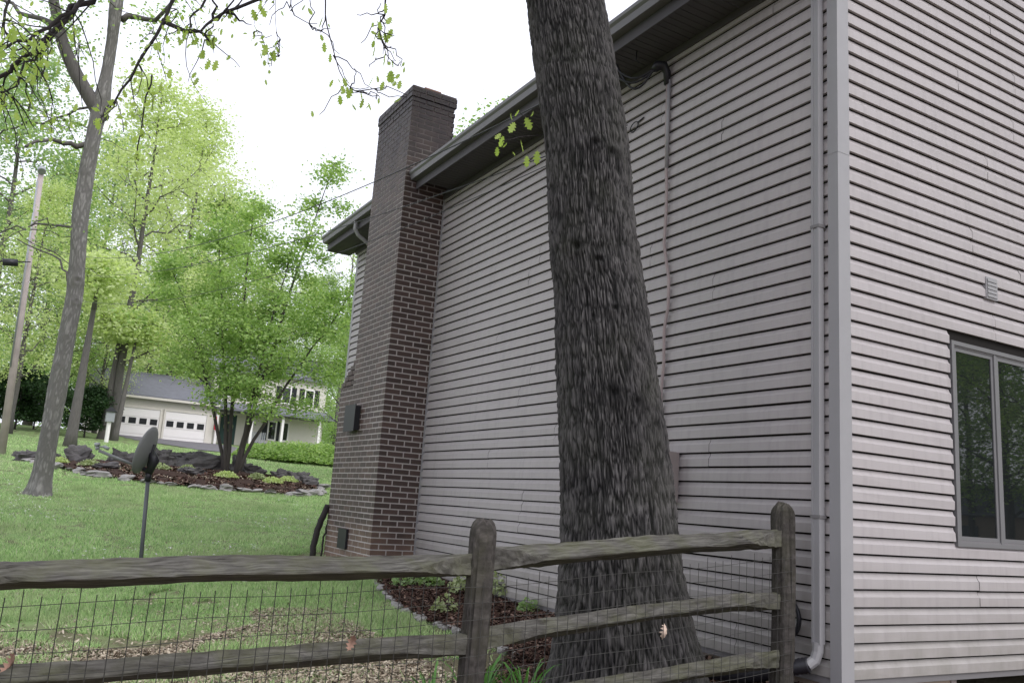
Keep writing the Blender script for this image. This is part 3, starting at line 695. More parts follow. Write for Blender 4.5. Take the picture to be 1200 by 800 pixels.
bough([sight(350, -40, 7.9), sight(300, 20, 7.9), sight(305, 40, 7.9)], .003, .002, 7, .004, 24, 2, 3, .3)
bough([sight(30, -40, 8.8), sight(12, 0, 8.8), sight(3, 25, 8.7), sight(10, 45, 8.7)], .014, .008, 9, .01, 25, 3, 6, .5)
bough([sight(178, 88, 10), sight(170, 120, 10), sight(163, 165, 10), sight(160, 182, 10)], .010, .006, 8, .012, 26, 1, 4, .3)
# sprig growing straight off the trunk
sp0 = on_vert(640, 158); sp = lambda px, py, d=0: on_vert(px, py)-hd*d
LB.tube(wob([sp0, sp(622, 148, .1), sp(612, 140, .12)], 7, .004, 31), .0035, 5); leafy.append(([sp(622, 148, .1), sp(612, 140, .12), sp(604, 143, .12), sp(614, 134, .12), sp(606, 152, .12)], 0))
LB.tube(wob([sp0, sp(622, 165, .1), sp(603, 172, .14), sp(590, 175, .14)], 7, .004, 32), .0035, 5)
LB.build('branch', MBR1, OAK, True)
leafm = [oak_leaf_mesh(L_OAK, 'leaf', s, c) for s, c in ((.095, .3), (.07, .6), (.115, .1))]
def hang_leaf(P, i, size=None):
    r = random.Random(int(i*7919)); o = put('leaf', leafm[i % 3], OAK)
    o.location = Vector(P)-OAK.location; o.matrix_parent_inverse = Matrix()
    o.rotation_euler = (R(r.uniform(-130, -50)), R(r.uniform(-30, 30)), r.uniform(0, 6.28)); o.scale = [r.uniform(.7, 1.15)]*3
li = 0
for px, py in ((612, 138), (600, 141), (618, 146), (606, 152), (628, 140), (594, 168), (586, 180), (604, 186), (612, 172), (620, 190), (598, 176), (632, 184), (590, 165)):
    hang_leaf(sp(px, py, .13), li); li += 1
n_leafobj = 0; LV = []; LF = []
cand = []
for P, dens in leafy:
    P = [np.array(p) for p in P]
    for i in range(1, len(P)):
        for _ in range(dens if random.random() < .8 else 0):
            if random.random() < .8: cand.append(P[i]+rng.normal(0, .055, 3)+np.array([0, 0, -.03]))
random.shuffle(cand)
def px_of(P):
    d = np.asarray(P)-CAM; z_ = d@fw; return 600+F*(d@rt)/z_, 400-F*(d@up)/z_
inside = [c for c in cand if 0 < px_of(c)[0] < 500 and 0 < px_of(c)[1] < 300 and (px_of(c)[0] < 330 or random.random() < .45)]
keep = set(id(c) for c in inside[:270])
rest = [c for c in cand if id(c) not in keep and px_of(c)[0] < 320]
for c in inside[:270]: hang_leaf(c, li); li += 1

def leaf_cloud(C, size, rg, jit=.35, aspect=.6):
    n = len(C); a = rg.normal(0, 1, (n, 3)); a /= np.linalg.norm(a, axis=1)[:, None]; b_ = rg.normal(0, 1, (n, 3)); b_ = np.cross(a, b_); b_ /= np.linalg.norm(b_, axis=1)[:, None]
    a[:, 2] *= .6; s_ = size*rg.uniform(1-jit, 1+jit, n)[:, None]; fold = np.cross(a, b_)*.18
    V = np.stack([C-a*s_, C+(b_*aspect+fold)*s_, C+a*s_, C+(-b_*aspect+fold)*s_], 1).reshape(-1, 3)
    return V, np.arange(4*n).reshape(n, 4)
rest = [c for c in rest if not (440 < px_of(c)[0] < 640 and px_of(c)[1] > -20)]
if rest:
    V, Fq = leaf_cloud(np.array(rest), .04, rng, aspect=.45); put('leaves', big_mesh('leaves', V, Fq, L_OAK), OAK, kind='stuff')
# crown of the oak above the picture, so that it shades and shows in other views
cc = np.array([cen[-1][0]+.9, cen[-1][1]-.2, 13.5]); Cn = rng.normal(0, 1, (26000, 3))*np.array([2.8, 2.8, 1.6])+cc; Cn = Cn[Cn[:, 2] > 10.4]; _d = Cn-CAM; _z = _d@fw; Cn = Cn[~((_z > .1) & (np.abs(_d@rt/_z*F) < 640) & (np.abs(_d@up/_z*F) < 430))]
V, Fq = leaf_cloud(Cn, .12, rng); put('crown', big_mesh('crown', V, Fq, L_OAK), OAK, kind='stuff')

# ------------------------------------------------------------------ generic trees
def grow(h, r0_, cr, base=.3, seed=1, nprim=14, droop=.0, up_=.55, stems=None, nsub=7, shape=1.0, bend=.03):
    """returns branch buffer and leaf anchor points for a tree standing at the origin"""
    rg = np.random.default_rng(seed); B = MB(); tips = []
    stems = stems or [((0, 0), (0, 0), 1.0)]
    for (bx, by), (tx, ty), hf in stems:
        H = h*hf; n = 12; P = []
        for i in range(n):
            t = i/(n-1); P.append(np.array([bx+(tx-bx)*t**1.2+rg.normal(0, bend)*h*.1*(i > 0), by+(ty-by)*t**1.2+rg.normal(0, bend)*h*.1*(i > 0), H*t-.15*(i == 0)]))
        rs = r0_*(hf**.5)/(len(stems)**.35)
        B.tube(P, [rs*(1-.88*i/(n-1))*(1.25 if i == 0 else 1) for i in range(n)], 9)
        for k in range(nprim):
            t = base+(1-base)*((k+rg.uniform(0, .8))/nprim); i = min(int(t*(n-1)), n-2); p0 = P[i]+(P[i+1]-P[i])*(t*(n-1)-i)
            az = k*2.4+rg.uniform(-.5, .5); prof = math.sin(math.pi*min(1, (t-base)/(1-base)*.8+.22))**shape
            L = cr*max(.25, prof)*rg.uniform(.75, 1.15); d = np.array([math.cos(az), math.sin(az), up_*rg.uniform(.6, 1.5)]); d /= np.linalg.norm(d)
            Q = [p0]; m = 6
            for j in range(1, m): Q.append(p0+d*L*j/(m-1)+np.array([0, 0, -droop*L*(j/(m-1))**2])+rg.normal(0, .035*L, 3))
            rb = rs*.38*(1-t*.6); B.tube(Q, [max(.006, rb*(1-.85*j/(m-1))) for j in range(m)], 5, False)
            for q in range(nsub):
                j = rg.uniform(1.2, m-1.01); jj_ = int(j); p = Q[jj_]+(Q[jj_+1]-Q[jj_])*(j-jj_); e = d+rg.normal(0, .75, 3); e /= np.linalg.norm(e); l = L*rg.uniform(.2, .45)
                W_ = [p, p+e*l*.5+rg.normal(0, .03*l, 3), p+e*l]; B.tube(W_, [max(.005, rb*.35), max(.004, rb*.22), .003], 4, False)
                tips += [W_[1], W_[2], p+e*l*.75]
            tips += [Q[-1], Q[-2]]
        tips.append(P[-1])
    return B, np.array(tips)
def foliage(tips, n, spread, size, seed, flat=.6, clump=1.0, aspect=.6):
    rg = np.random.default_rng(seed); w = rg.gamma(clump, 1, len(tips)); w /= w.sum(); idx = rg.choice(len(tips), n, p=w)
    C = tips[idx]+rg.normal(0, 1, (n, 3))*np.array([spread, spread, spread*flat]); C = C[C[:, 2] > .5]
    return leaf_cloud(C, size, rg, aspect=aspect)
protos = {}
def proto(key, leafmat, barkmat, n, spread, size, **k):
    B, tips = grow(seed=k.pop('seed'), **k); V, Fq = foliage(tips, n, spread, size, hash(key) % 1000 if False else len(key)*17+3)
    protos[key] = (B.mesh('trunk', barkmat, True), big_mesh('crown', V, Fq, leafmat))
def tree(key, name, x, y, s, rz, label, group='trees beyond the lawn', sz=None):
    t = empty(name, (x, y, gz(x, y)-.05), label, 'tree', group, rz); t.scale = (s, s, sz or s)
    a, b_ = protos[key]
    for nm, me in (('trunk', a), ('crown', b_)):
        o = bpy.data.objects.new(nm, me); COL.objects.link(o); o.parent = t
        if nm == 'crown': o['kind'] = 'stuff'
    return t
proto('maple_a', L_YEL, MBR2, 15500, .68, .10, h=20, r0_=.24, cr=4.6, base=.18, seed=11, nprim=26, nsub=9, bend=.02)
proto('maple_bb', L_GRN, MBR2, 15500, .68, .105, h=18, r0_=.26, cr=4.8, base=.15, seed=12, nprim=24, nsub=9)
proto('poplar_ccc', L_MID, MBR2, 13500, .7, .11, h=22, r0_=.26, cr=4.2, base=.25, seed=13, nprim=24, nsub=8)
proto('sparse_dddd', L_YEL, MBR2, 3600, .5, .09, h=20, r0_=.2, cr=3.8, base=.3, seed=14, nprim=24, nsub=8)
proto('bush_eeeee', L_DRK, MBR1, 12000, .22, .07, h=2.6, r0_=.05, cr=1.5, base=.02, seed=15, nprim=16, nsub=7)
proto('bush_ffffff', L_GRN, MBR1, 9000, .16, .05, h=1.2, r0_=.03, cr=1.0, base=.02, seed=16, nprim=14, nsub=7)
def at(px, d, py=520):
    P = sight(px, py, d); return P[0], P[1]
def T(key, name, px, d, s, rz, label, **k): x_, y_ = at(px, d); return tree(key, name, x_, y_, s, rz, label, **k)
T('poplar_ccc', 'woodland_tree', -40, 52, .95, .3, 'green leafy tree at the far left edge behind the utility pole')
T('maple_bb', 'woodland_tree', 28, 66, 1.05, 1.2, 'mid green tree rising straight behind the utility pole')
T('poplar_ccc', 'woodland_tree', 84, 74, 1.1, 2.5, 'tall darker green tree seen between pole and grey trunk')
T('maple_a', 'maple_tree', 128, 50, 1.02, .9, 'yellow green tree just right of the tall grey trunk')
T('maple_a', 'maple_tree', 188, 66, 1.24, 2.2, 'tallest yellow green tree above the garage roof')
T('maple_bb', 'maple_tree', 232, 68, 1.08, 3.6, 'bright green tree rising behind the garage ridge')
T('sparse_dddd', 'budding_tree', 262, 80, 1.15, 1.0, 'thin budding tree fading against the sky behind the house')
T('sparse_dddd', 'budding_tree', 392, 62, .88, 2.0, 'nearly bare budding tree beside the far roof corner')
T('maple_bb', 'maple_tree', 330, 72, .62, .4, 'low green tree behind the two storey neighbour house')
T('poplar_ccc', 'woodland_tree', 400, 76, .62, 4.4, 'green tree behind the chimney side of the lawn')
T('maple_bb', 'maple_tree', 398, 37, .40, .9, 'bright bushy tree beside the chimney behind the garden tree')
T('maple_a', 'maple_tree', 8, 47, .62, 5.0, 'small yellowish tree low beside the utility pole')
T('poplar_ccc', 'woodland_tree', -110, 60, 1.0, 5.0, 'green tree outside the left picture edge')
tree('maple_bb', 'maple_tree', *at(546, 30), .78, 2.0, 'green tree top showing between chimney and roof', group=None)
T('bush_eeeee', 'evergreen_bush', 14, 52, 1.15, 0, 'dark evergreen bush at the foot of the utility pole', group='dark bushes at the woodland edge')
T('bush_eeeee', 'evergreen_bush', 36, 55, 1.0, 1.7, 'dark evergreen bush between utility pole and grey trunk', group='dark bushes at the woodland edge')
T('bush_eeeee', 'evergreen_bush', 97, 50, .95, 3, 'rounded dark bush left of the garage', group='dark bushes at the woodland edge')
for i, (k_, px, d, s_, lb) in enumerate((('maple_a', 108, 57, .55, 'low yellow green tree left of the garage roof'), ('maple_bb', 160, 62, .60, 'low green tree rising just over the garage roof'), ('maple_a', 215, 63, .62, 'low yellow tree over the right end of the garage roof'),
        ('maple_a', 285, 66, .66, 'yellow green tree behind the porch roof'), ('maple_bb', 60, 58, .7, 'bright tree low between pole and grey trunk'), ('poplar_ccc', 365, 64, .6, 'green tree right behind the neighbour house end'), ('maple_a', 345, 80, .8, 'pale tree far behind the neighbour house'), ('maple_a', 160, 80, 1.4, 'far yellow tree between the two tallest ones'))):
    T(k_, 'young_tree', px, d, s_, i*1.9+.4, lb)
# a far wood as one mass
Cw = []
for ang in np.linspace(-104, -52, 60):
    for _ in range(3):
        d = rng.uniform(85, 125); a = R(ang+rng.uniform(-1, 1)); x_, y_ = CAM[0]+d*math.sin(a), CAM[1]+d*math.cos(a); hh = rng.uniform(9, 17)*(1 if ang < -80 else .55)
        Cw.append(rng.normal(0, 1, (380, 3))*np.array([2.6, 2.6, hh*.28])+np.array([x_, y_, gz(x_, y_)+hh*.5]))
Cw = np.concatenate(Cw); V, Fq = leaf_cloud(Cw, .27, rng); put('distant_wood', big_mesh('distant_wood', V, Fq, L_MID), None, label=None, kind='stuff')
# dark trunks one can tell apart
def bare_trunk(px, d, r_, h, lean_, label, mat=MBR2):
    x_, y_ = at(px, d); z_ = gz(x_, y_); t = empty('tree', (x_, y_, z_), label, 'tree'); P = [np.array([x_+lean_*k/8*h*.1+.05*math.sin(k), y_+lean_*k/8*h*.1, z_-.2+h*k/8]) for k in range(9)]
    MB().tube(P, [r_*(1.3 if k == 0 else 1-.08*k) for k in range(9)], 10).build('trunk', mat, t, True)
    B, tips = grow(h*.35, r_*.4, h*.2, .1, int(px), 8, nsub=6); V, Fq = foliage(tips+np.array([0, 0, 0]), 3500, .5, .11, int(px)); V = V+P[-1]-np.array([0, 0, h*.12])
    B.v = [tuple(np.array(q)+P[-1]-np.array([0, 0, .3])) for q in B.v]; B.build('branch', mat, t, True)
    put('crown', big_mesh('crown', V, Fq, L_YEL), t, kind='stuff')
bare_trunk(82, 40, .24, 6.5, .1, 'thick dark trunk standing just behind the tall grey tree')
bare_trunk(119, 50, .26, 5.5, .1, 'straight trunk before the left garage wall')
bare_trunk(133, 49, .17, 5.5, .5, 'slimmer leaning trunk beside the left garage door')

# tall grey tree on the lawn
gp = on_ground(45, 580); GD = math.hypot(gp[0]-CAM[0], gp[1]-CAM[1])
GT = empty('tall_tree', tuple(gp), 'tall grey barked tree with forked trunk on the lawn at left', 'tree')
gd = np.array([gp[0]-CAM[0], gp[1]-CAM[1], 0]); gd /= np.linalg.norm(gd)
def gv(px, py, back=0): v = fw+rt*((px-600)/F)-up*((py-400)/F); return CAM+v*(((gp-CAM)@gd+back)/(v@gd))
ge = [(560, 36, 62), (520, 44, 68), (450, 56, 81), (400, 66, 88), (350, 76, 98), (300, 81, 101), (250, 83, 105), (200, 92, 112), (150, 102, 121), (120, 108, 130), (90, 117, 132), (50, 124, 138), (0, 128, 145), (-60, 136, 151)]
gc, gr = [], []
for y_, l, r_ in ge:
    A_, B_ = gv(l, y_), gv(r_, y_); c_ = (A_+B_)/2; gc.append(c_); gr.append((c_[2], np.linalg.norm(A_-B_)/2*.95))
gc.insert(0, np.array([gp[0], gp[1], gp[2]-.15])); gr.insert(0, (gp[2]-.15, gr[0][1]*1.15))
ga = math.atan2(CAM[1]-gp[1], CAM[0]-gp[0])
bark_trunk('trunk', gc, gr, gp[2]-.15, gc[-1][2], 260, 110, MBARK2, .007, .055, .22, 9., GT, flare=lambda Z: .35*np.exp(-np.clip(Z-gp[2], 0, 9)/.25),
           knots=[(ga+.2, gv(90, 330)[2], .14, .05), (ga-.3, gv(70, 430)[2], .12, .04), (ga+.3, gv(95, 355)[2], .10, .04), (ga-.2, gv(105, 205)[2], .09, .03), (ga, gv(68, 395)[2], .10, .03)])
gb = MB()
def gl(pts, r0_, r1_, n=12, amp=.03, seed=1): P = wob(pts, n, amp, seed); gb.tube(P, list(np.linspace(r0_, r1_, n)), 8); return P
gleaf = []
P = gl([gv(120, 140), gv(108, 120), gv(92, 92), gv(78, 62), gv(68, 30), gv(64, 0), gv(58, -50)], .17, .10, 12, .01, 2); gleaf += P[5:]
P = gl([gv(106, 168), gv(88, 170), gv(72, 166), gv(55, 164, -.5), (gv(30, 172, -1))], .07, .03, 10, .03, 3); gleaf += P[4:]
P = gl([gv(143, 24), gv(158, 18), gv(175, 25, -.5), gv(200, 10, -1), gv(215, -20, -1)], .08, .03, 8, .02, 4); gleaf += P[3:]
P = gl([gv(70, 35), gv(40, 20, .5), gv(15, 10, 1), gv(-10, -10, 1)], .07, .03, 8, .04, 6); gleaf += P[2:]
P = gl([gv(68, 30), gv(90, 10, -.5), gv(120, -20, -1)], .06, .03, 8, .04, 7); gleaf += P[2:]
P = gl([gv(110, 125), gv(60, 140, .6), gv(20, 150, 1), gv(-10, 165, 1.5)], .03, .015, 10, .05, 8); gleaf += P[2:]
P = gl([gv(88, 345), gv(78, 320), gv(60, 300, .5), gv(20, 280, 1)], .03, .012, 10, .04, 12)
P = gl([gv(100, 270), gv(50, 262, .5), gv(20, 268, .8), gv(-20, 275, 1)], .03, .012, 10, .04, 13); gleaf += P[3:]
P = gl([gv(118, 150), gv(128, 130, -.4), gv(135, 115, -.6), gv(142, 135, -.8), gv(145, 155, -.8)], .018, .01, 10, .02, 14)
for i in range(34):
    q = gleaf[int(rng.integers(len(gleaf)))]; e = rng.normal(0, 1, 3); e[2] *= .5; e /= np.linalg.norm(e); L = rng.uniform(.6, 1.6)
    Q = wob([q, q+e*L*.5+rng.normal(0, .1, 3), q+e*L+np.array([0, 0, -.15])], 7, .03, 100+i); gb.tube(Q, list(np.linspace(.016, .005, 7)), 5, False); gleaf += Q[2:]
gb.build('branch', MBR2, GT, True)
V, Fq = foliage(np.array(gleaf), 2600, .25, .048, 5); put('leaves', big_mesh('leaves', V, Fq, L_GRN), GT, kind='stuff')

# multi-stemmed tree in the planted island
bx, by = at(271, 27.5, 548); ISX, ISY = bx, by
MT = empty('garden_tree', (bx, by, gz(bx, by)-.1), 'bright green tree with several dark stems in the planted island', 'tree')
lat = np.array([rt[0], rt[1]]); lat /= np.linalg.norm(lat)
def st(a, b_, c, d, hf): return ((lat[0]*a, lat[1]*a), (lat[0]*c, lat[1]*c), hf)
stems = [st(-.17, 0, -1.5, 0, .80), (tuple(lat*-.14), (lat[0]*-.5-.8, lat[1]*-.5+.3), .88), st(.20, 0, 2.1, 0, .98), (tuple(lat*.14), (lat[0]*1.3+.9, lat[1]*1.3-.4), .72), (tuple(lat*.16), (lat[0]*3.4, lat[1]*3.4), .62), (tuple(lat*-.16), (lat[0]*-2.9, lat[1]*-2.9), .66)]
B, tips = grow(10.5, .145, 2.0, .27, 33, 15, up_=.30, droop=.18, stems=stems, nsub=8, bend=.025)
B.build('trunk', mat_branch('branch_brown', (.075, .066, .060)), MT, True).matrix_parent_inverse = Matrix()
V, Fq = foliage(tips, 42000, .26, .056, 8, .55, .7); o = put('crown', big_mesh('crown', V, Fq, L_GRN), MT, kind='stuff'); o.matrix_parent_inverse = Matrix()

# ------------------------------------------------------------------ planted island
front = [(35, 541), (70, 549), (105, 557), (150, 563), (200, 569), (250, 574), (300, 577), (345, 581), (372, 580), (378, 572)]
FP = [on_ground(*q) for q in front]
def gxy(px, d): x_, y_ = at(px, d); return np.array([x_, y_, gz(x_, y_)])
back = [gxy(372, 27.3), gxy(340, 28.6), gxy(300, 29.8), gxy(240, 30.6), gxy(180, 31), gxy(120, 31), gxy(70, 30.2), gxy(38, 29)]
print('ISLAND', [np.round(p_, 1).tolist() for p_ in FP], [np.round(p_, 1).tolist() for p_ in back])
poly = [p_[:2] for p_ in FP]+[p_[:2] for p_ in back]
def in_poly(poly):
    def f(x, y):
        x = np.asarray(x); y = np.asarray(y); c = np.zeros(x.shape, bool); n = len(poly)
        for i in range(n):
            (x1, y1), (x2, y2) = poly[i], poly[(i+1) % n]
            c ^= ((y1 > y) != (y2 > y)) & (x < (x2-x1)*(y-y1)/(y2-y1+1e-12)+x1)
        return c
    return f
ip = in_poly(poly); PX = [q[0] for q in poly]; PY = [q[1] for q in poly]
grid_sheet('mulch_island', np.arange(min(PX)-.1, max(PX)+.1, .12), np.arange(min(PY)-.1, max(PY)+.1, .12), MMULCH, .035, .09, inside=ip)
def rock_mesh(name, seed, mat, sx=1, sy=1, sz=.6, rough=.25, n=10, m=7):
    V = []; F_ = []
    for i in range(m+1):
        ph = math.pi*i/m
        for j in range(n):
            a = 2*math.pi*j/n; d = np.array([math.sin(ph)*math.cos(a), math.sin(ph)*math.sin(a), math.cos(ph)])
            k = 1+rough*float(vnoise(*(d*1.7+seed)))+rough*.5*float(vnoise(*(d*4+seed*2)))+rough*.25*float(vnoise(*(d*9+seed)))
            q = np.sign(d)*np.abs(d)**.75*k; V.append((q[0]*sx, q[1]*sy, q[2]*sz))
    for i in range(m):
        for j in range(n): F_.append((i*n+j, i*n+(j+1) % n, (i+1)*n+(j+1) % n, (i+1)*n+j))
    return MB().add(V, [f[::-1] for f in F_]).mesh(name, mat)
def boulder(px, py, d, w, h, seed, label):
    x_, y_ = at(px, d); o = put('boulder', rock_mesh('boulder', seed, MROCK, w*.4, w*.72, h*.9, .62, 30, 20), None, (x_, y_, gz(x_, y_)+h*.45), label, 'rock', 'boulders in the planted island'); o.rotation_euler = (0, R(random.uniform(-8, 8)), R(random.uniform(-15, 15)))
boulder(243, 0, 28.2, .95, .42, 2.3, 'largest dark boulder left of the garden tree stems')
boulder(214, 0, 28.6, .40, .36, 5.1, 'upright dark boulder left of the largest one')
boulder(189, 0, 27.6, .55, .40, 7.7, 'dark rounded boulder behind the satellite dish')
boulder(96, 0, 27.0, .42, .30, 4.2, 'grey boulder near the tall tree in the planted island')
boulder(146, 0, 28.6, .50, .26, 8.8, 'dark low boulder behind the dish arm')
boulder(42, 0, 27.8, .55, .20, 9.6, 'pale flat boulder left of the tall grey trunk')
boulder(232, 0, 25.9, .42, .15, 1.6, 'flat grey slab stone among the mulch before the largest boulder')
boulder(283, 0, 28.6, .40, .35, 3.3, 'small boulder at the right foot of the garden tree')
boulder(130, 0, 25.6, .42, .14, 6.4, 'flat pale stone at the island front left of the dish pole')
SE = empty('stone_edging', tuple(FP[4]), 'ragged grey stone edging round the planted island', 'edging')
em = [rock_mesh('edging_stone', 20+i, MEDGE, .12, .17, .065, .5, 9, 6) for i in range(5)]
loop = FP+back; cnt = 0
for i in range(len(loop)):
    A_, B_ = loop[i], loop[(i+1) % len(loop)]; L = np.linalg.norm(B_-A_); k = 0.0
    while k < L:
        p_ = A_+(B_-A_)*k/L; s_ = random.uniform(.6, 1.35); o = put('edging_stone', random.choice(em), SE)
        o.matrix_parent_inverse = Matrix(); o.location = (p_[0]-SE.location[0]+random.uniform(-.06, .06), p_[1]-SE.location[1]+random.uniform(-.05, .05), gz(p_[0], p_[1])+.04*s_-SE.location[2])
        o.scale = (s_, s_*random.uniform(.8, 1.5), s_*random.uniform(.6, 1.3)); o.rotation_euler = (random.uniform(-.2, .2), random.uniform(-.2, .2), random.uniform(0, 6)); k += .24*s_+random.uniform(.05, .3); cnt += 1
for i, (px, d, w_, h_, lb) in enumerate(((66, 26.8, .34, .16, 'grey rubble stone just left of the tall grey trunk'), (170, 26.6, .30, .18, 'dark rubble stone just behind the dish pole'), 
        (300, 28.2, .42, .22, 'dark rock behind the mound plant right of the garden tree'), (336, 28.0, .40, .2, 'dark rock row piece near the right end of the island'), (356, 27.4, .42, .24, 'dark jagged rock close to the right tip of the island'), (368, 26.6, .36, .2, 'grey rock at the right tip of the island'))):
    boulder(px, 0, d, w_, h_, 11.3+i*2.7, lb)
def tuft(name, P, r_, h, n, mat, label, cat, group, seed, size=.03, kind='dome'):
    rg = np.random.default_rng(seed); t = empty(name, tuple(P), label, cat, group)
    if kind == 'dome':
        a = rg.uniform(0, 6.28, n); q = np.sqrt(rg.uniform(0, 1, n)); C = np.stack([q*np.cos(a)*r_, q*np.sin(a)*r_, h*(1-q**2*.8)*rg.uniform(.4, 1.2, n)*(1+.25*np.sin(a*5+seed)*q)], -1)
        V, Fq = leaf_cloud(C, size, rg)
    else:
        V = []; Fq = []
        for i in range(n):
            a = rg.uniform(0, 6.28); q = rg.uniform(0, .45)*r_; c = np.array([math.cos(a), math.sin(a), 0]); L = h*rg.uniform(.6, 1.15); out = r_*rg.uniform(.5, 1.5); w = size*rg.uniform(.7, 1.2); s_ = np.array([-c[1], c[0], 0])*w; tw = rg.uniform(-.5, .5)
            s_ = s_*math.cos(tw)+c*w*math.sin(tw); b0 = len(V)
            for k in range(6):
                u = k/5; p_ = c*q+c*out*u**1.8+np.array([0, 0, L*(u-.42*u**2.6)]); ww = (1-u**2.2)*(.7+.6*u); V += [p_-s_*ww, p_+s_*ww+np.array([0, 0, -.0])]
            for k in range(5): Fq.append((b0+2*k, b0+2*k+1, b0+2*k+3, b0+2*k+2))
        V = np.array(V); Fq = np.array(Fq)
    o = put('foliage', big_mesh('foliage', V, Fq, mat, kind != 'dome'), t); o.matrix_parent_inverse = Matrix(); return t
for i, (px, s_, lb) in enumerate(((300, .9, 'green shrub left end of the hedge before the porch'), (325, 1.15, 'green shrub second from left in the porch hedge'), (350, 1.3, 'green shrub in the middle of the porch hedge'), (378, 1.35, 'green shrub at the chimney end of the porch hedge'), (405, 1.3, 'green shrub hidden mostly by the chimney'))):
    x_, y_ = at(px, 44); tuft('shrub', (x_, y_, gz(x_, y_)-.05), 1.25*s_, .72*s_, 5200, L_GRN, lb, 'shrub', 'hedge shrubs before the porch', 90+i, .07)
for i, (px, d, w_, lb, mt) in enumerate(((110, 25.9, .42, 'pale green mound plant nearest the tall grey trunk', L_PALE), (192, 26.3, .40, 'pale green mound plant just right of the dish pole', L_PALE), (224, 26.6, .32, 'pale green mound plant before the largest boulder', L_PALE),
        (270, 25.9, .45, 'green mound plant at the foot of the garden tree', L_YEL), (306, 26.4, .36, 'grey green mound plant right of the garden tree', L_PALE), (324, 25.9, .40, 'green mound plant near the front edge of the island', L_YEL), (342, 26.7, .40, 'yellow green mound plant near the right end of the island', L_YEL), (75, 26.2, .3, 'small mound plant left of the tall grey trunk', L_YEL))):
    x_, y_ = at(px, d); tuft('mound_plant', (x_, y_, gz(x_, y_)+.03), w_*.8, .17, 500, mt, lb, 'plant', 'mound plants in the island', 40+i, .035)

# ------------------------------------------------------------------ neighbour house
HX = -53.6; gy = lambda px, d=0: CAM[1]+(CAM[0]-HX)*math.tan(-(YAW+math.atan((px-600)/F))-math.pi/2)*-1
def gy(px):
    P = on_plane(px, 505, 0, HX); return P[1]
NZ = float(on_plane(190, 521, 0, HX)[2])
NH = empty('neighbour_house', (HX, gy(190), NZ), 'cream neighbour house with double garage and porch beyond the lawn', 'house')
ya, yb, yc = gy(104), gy(249), gy(386)
b = MB(); b.box((HX-7, ya, NZ-1.5), (HX, yb, NZ+2.85)); g_ = b.build('garage_wall', MWHITE, NH)
b = MB(); b.box((HX-9, yb, NZ-1.5), (HX-1.6, yc, NZ+5.4)); b.build('house_wall', MWHITE, NH)
def gable_roof(x0, x1, y0, y1, z, rise, name, mat, o=.35):
    xm_ = (x0+x1)/2; v = [(x1+o, y0-o, z-.1), (x1+o, y1+o, z-.1), (xm_, y1+o, z+rise), (xm_, y0-o, z+rise), (x0-o, y0-o, z-.1), (x0-o, y1+o, z-.1)]
    v += [(a, c, d+.15) for a, c, d in v]
    MB().add(v, [(6, 7, 8, 9), (9, 8, 11, 10), (0, 3, 2, 1), (3, 4, 5, 2), (0, 1, 7, 6), (5, 4, 10, 11), (0, 6, 9, 3), (3, 9, 10, 4), (1, 2, 8, 7), (2, 5, 11, 8)]).build(name, mat, NH)
gable_roof(HX-7, HX, ya, yb, NZ+2.9, 1.75, 'garage_roof', MSLATE); gable_roof(HX-9, HX-1.6, yb, yc, NZ+5.45, 1.9, 'main_roof', MSLATE)
MB().box((HX+.35, ya-.3, NZ+2.72), (HX+.45, yb+.2, NZ+2.86)).build('gutter', MWHITE, NH)
for (pa, pb) in ((133.5, 184.5), (191.5, 240)):
    a_, c_ = gy(pa), gy(pb); gdor = MB(); H = 2.12
    for k in range(4): gdor.box((HX+.01, a_, NZ+.02+k*H/4), (HX+.05, c_, NZ+(k+1)*H/4))
    gd_ = gdor.build('garage_door', MDOOR, NH)
    w = (c_-a_)/4
    for k in range(4): MB().box((HX+.051, a_+w*k+w*.16, NZ+H*.55), (HX+.07, a_+w*(k+1)-w*.16, NZ+H*.72)).build('door_window', MSHUT, gd_)
    fr = MB(); fr.box((HX+.01, a_-.12, NZ), (HX+.09, a_-.01, NZ+H+.12)); fr.box((HX+.01, c_+.01, NZ), (HX+.09, c_+.12, NZ+H+.12)); fr.box((HX+.01, a_-.01, NZ+H+.01), (HX+.09, c_+.01, NZ+H+.12)); fr.build('door_frame', MWHITE, gd_)
XW = HX-1.6
def py_h(py): return (521-py)/F*57.7
fd = MB().box((XW+.01, gy(263), NZ+.35), (XW+.06, gy(282), NZ+2.45)).build('front_door', MGRN, NH)
th = np.linspace(0, 2*math.pi, 17); MB().tube([(XW+.10, (gy(272.5))+.26*math.cos(t), NZ+1.65+.26*math.sin(t)) for t in th], .07, 6).build('wreath', L_PALE, fd, True)
for (pa, pb, z0, z1) in ((320, 331, 1.0, 2.35), (335, 346, 1.0, 2.35), (262, 272, 3.6, 4.8), (282, 292, 3.6, 4.8), (332, 344, 3.6, 4.8), (360, 372, 3.6, 4.8)):
    a_, c_ = gy(pa), gy(pb); wn_ = ring(MB(), a_, NZ+z0, c_, NZ+z1, .09, XW+.01, XW+.07).build('window', MDOOR, NH)
    MB().box((XW+.01, a_+.09, NZ+z0+.09), (XW+.03, c_-.09, NZ+z1-.09)).build('pane', MG, wn_)
    if z0 > 3 or pa == 320:
        for q in ((a_-.36, a_-.02), (c_+.02, c_+.36)): MB().box((XW+.01, q[0], NZ+z0), (XW+.05, q[1], NZ+z1)).build('shutter', MSHUT, wn_)
for px in (253, 294, 330.5, 374): MB().box((HX-.12, gy(px)-.08, NZ+.2), (HX+.04, gy(px)+.08, NZ+2.55)).build('porch_post', MDOOR, NH)
MB().box((XW+.02, yb+.05, NZ-.8), (HX+.2, yc, NZ+.32)).build('porch_floor', plain('concrete', (.38, .36, .34), .9, .2, .15), NH)
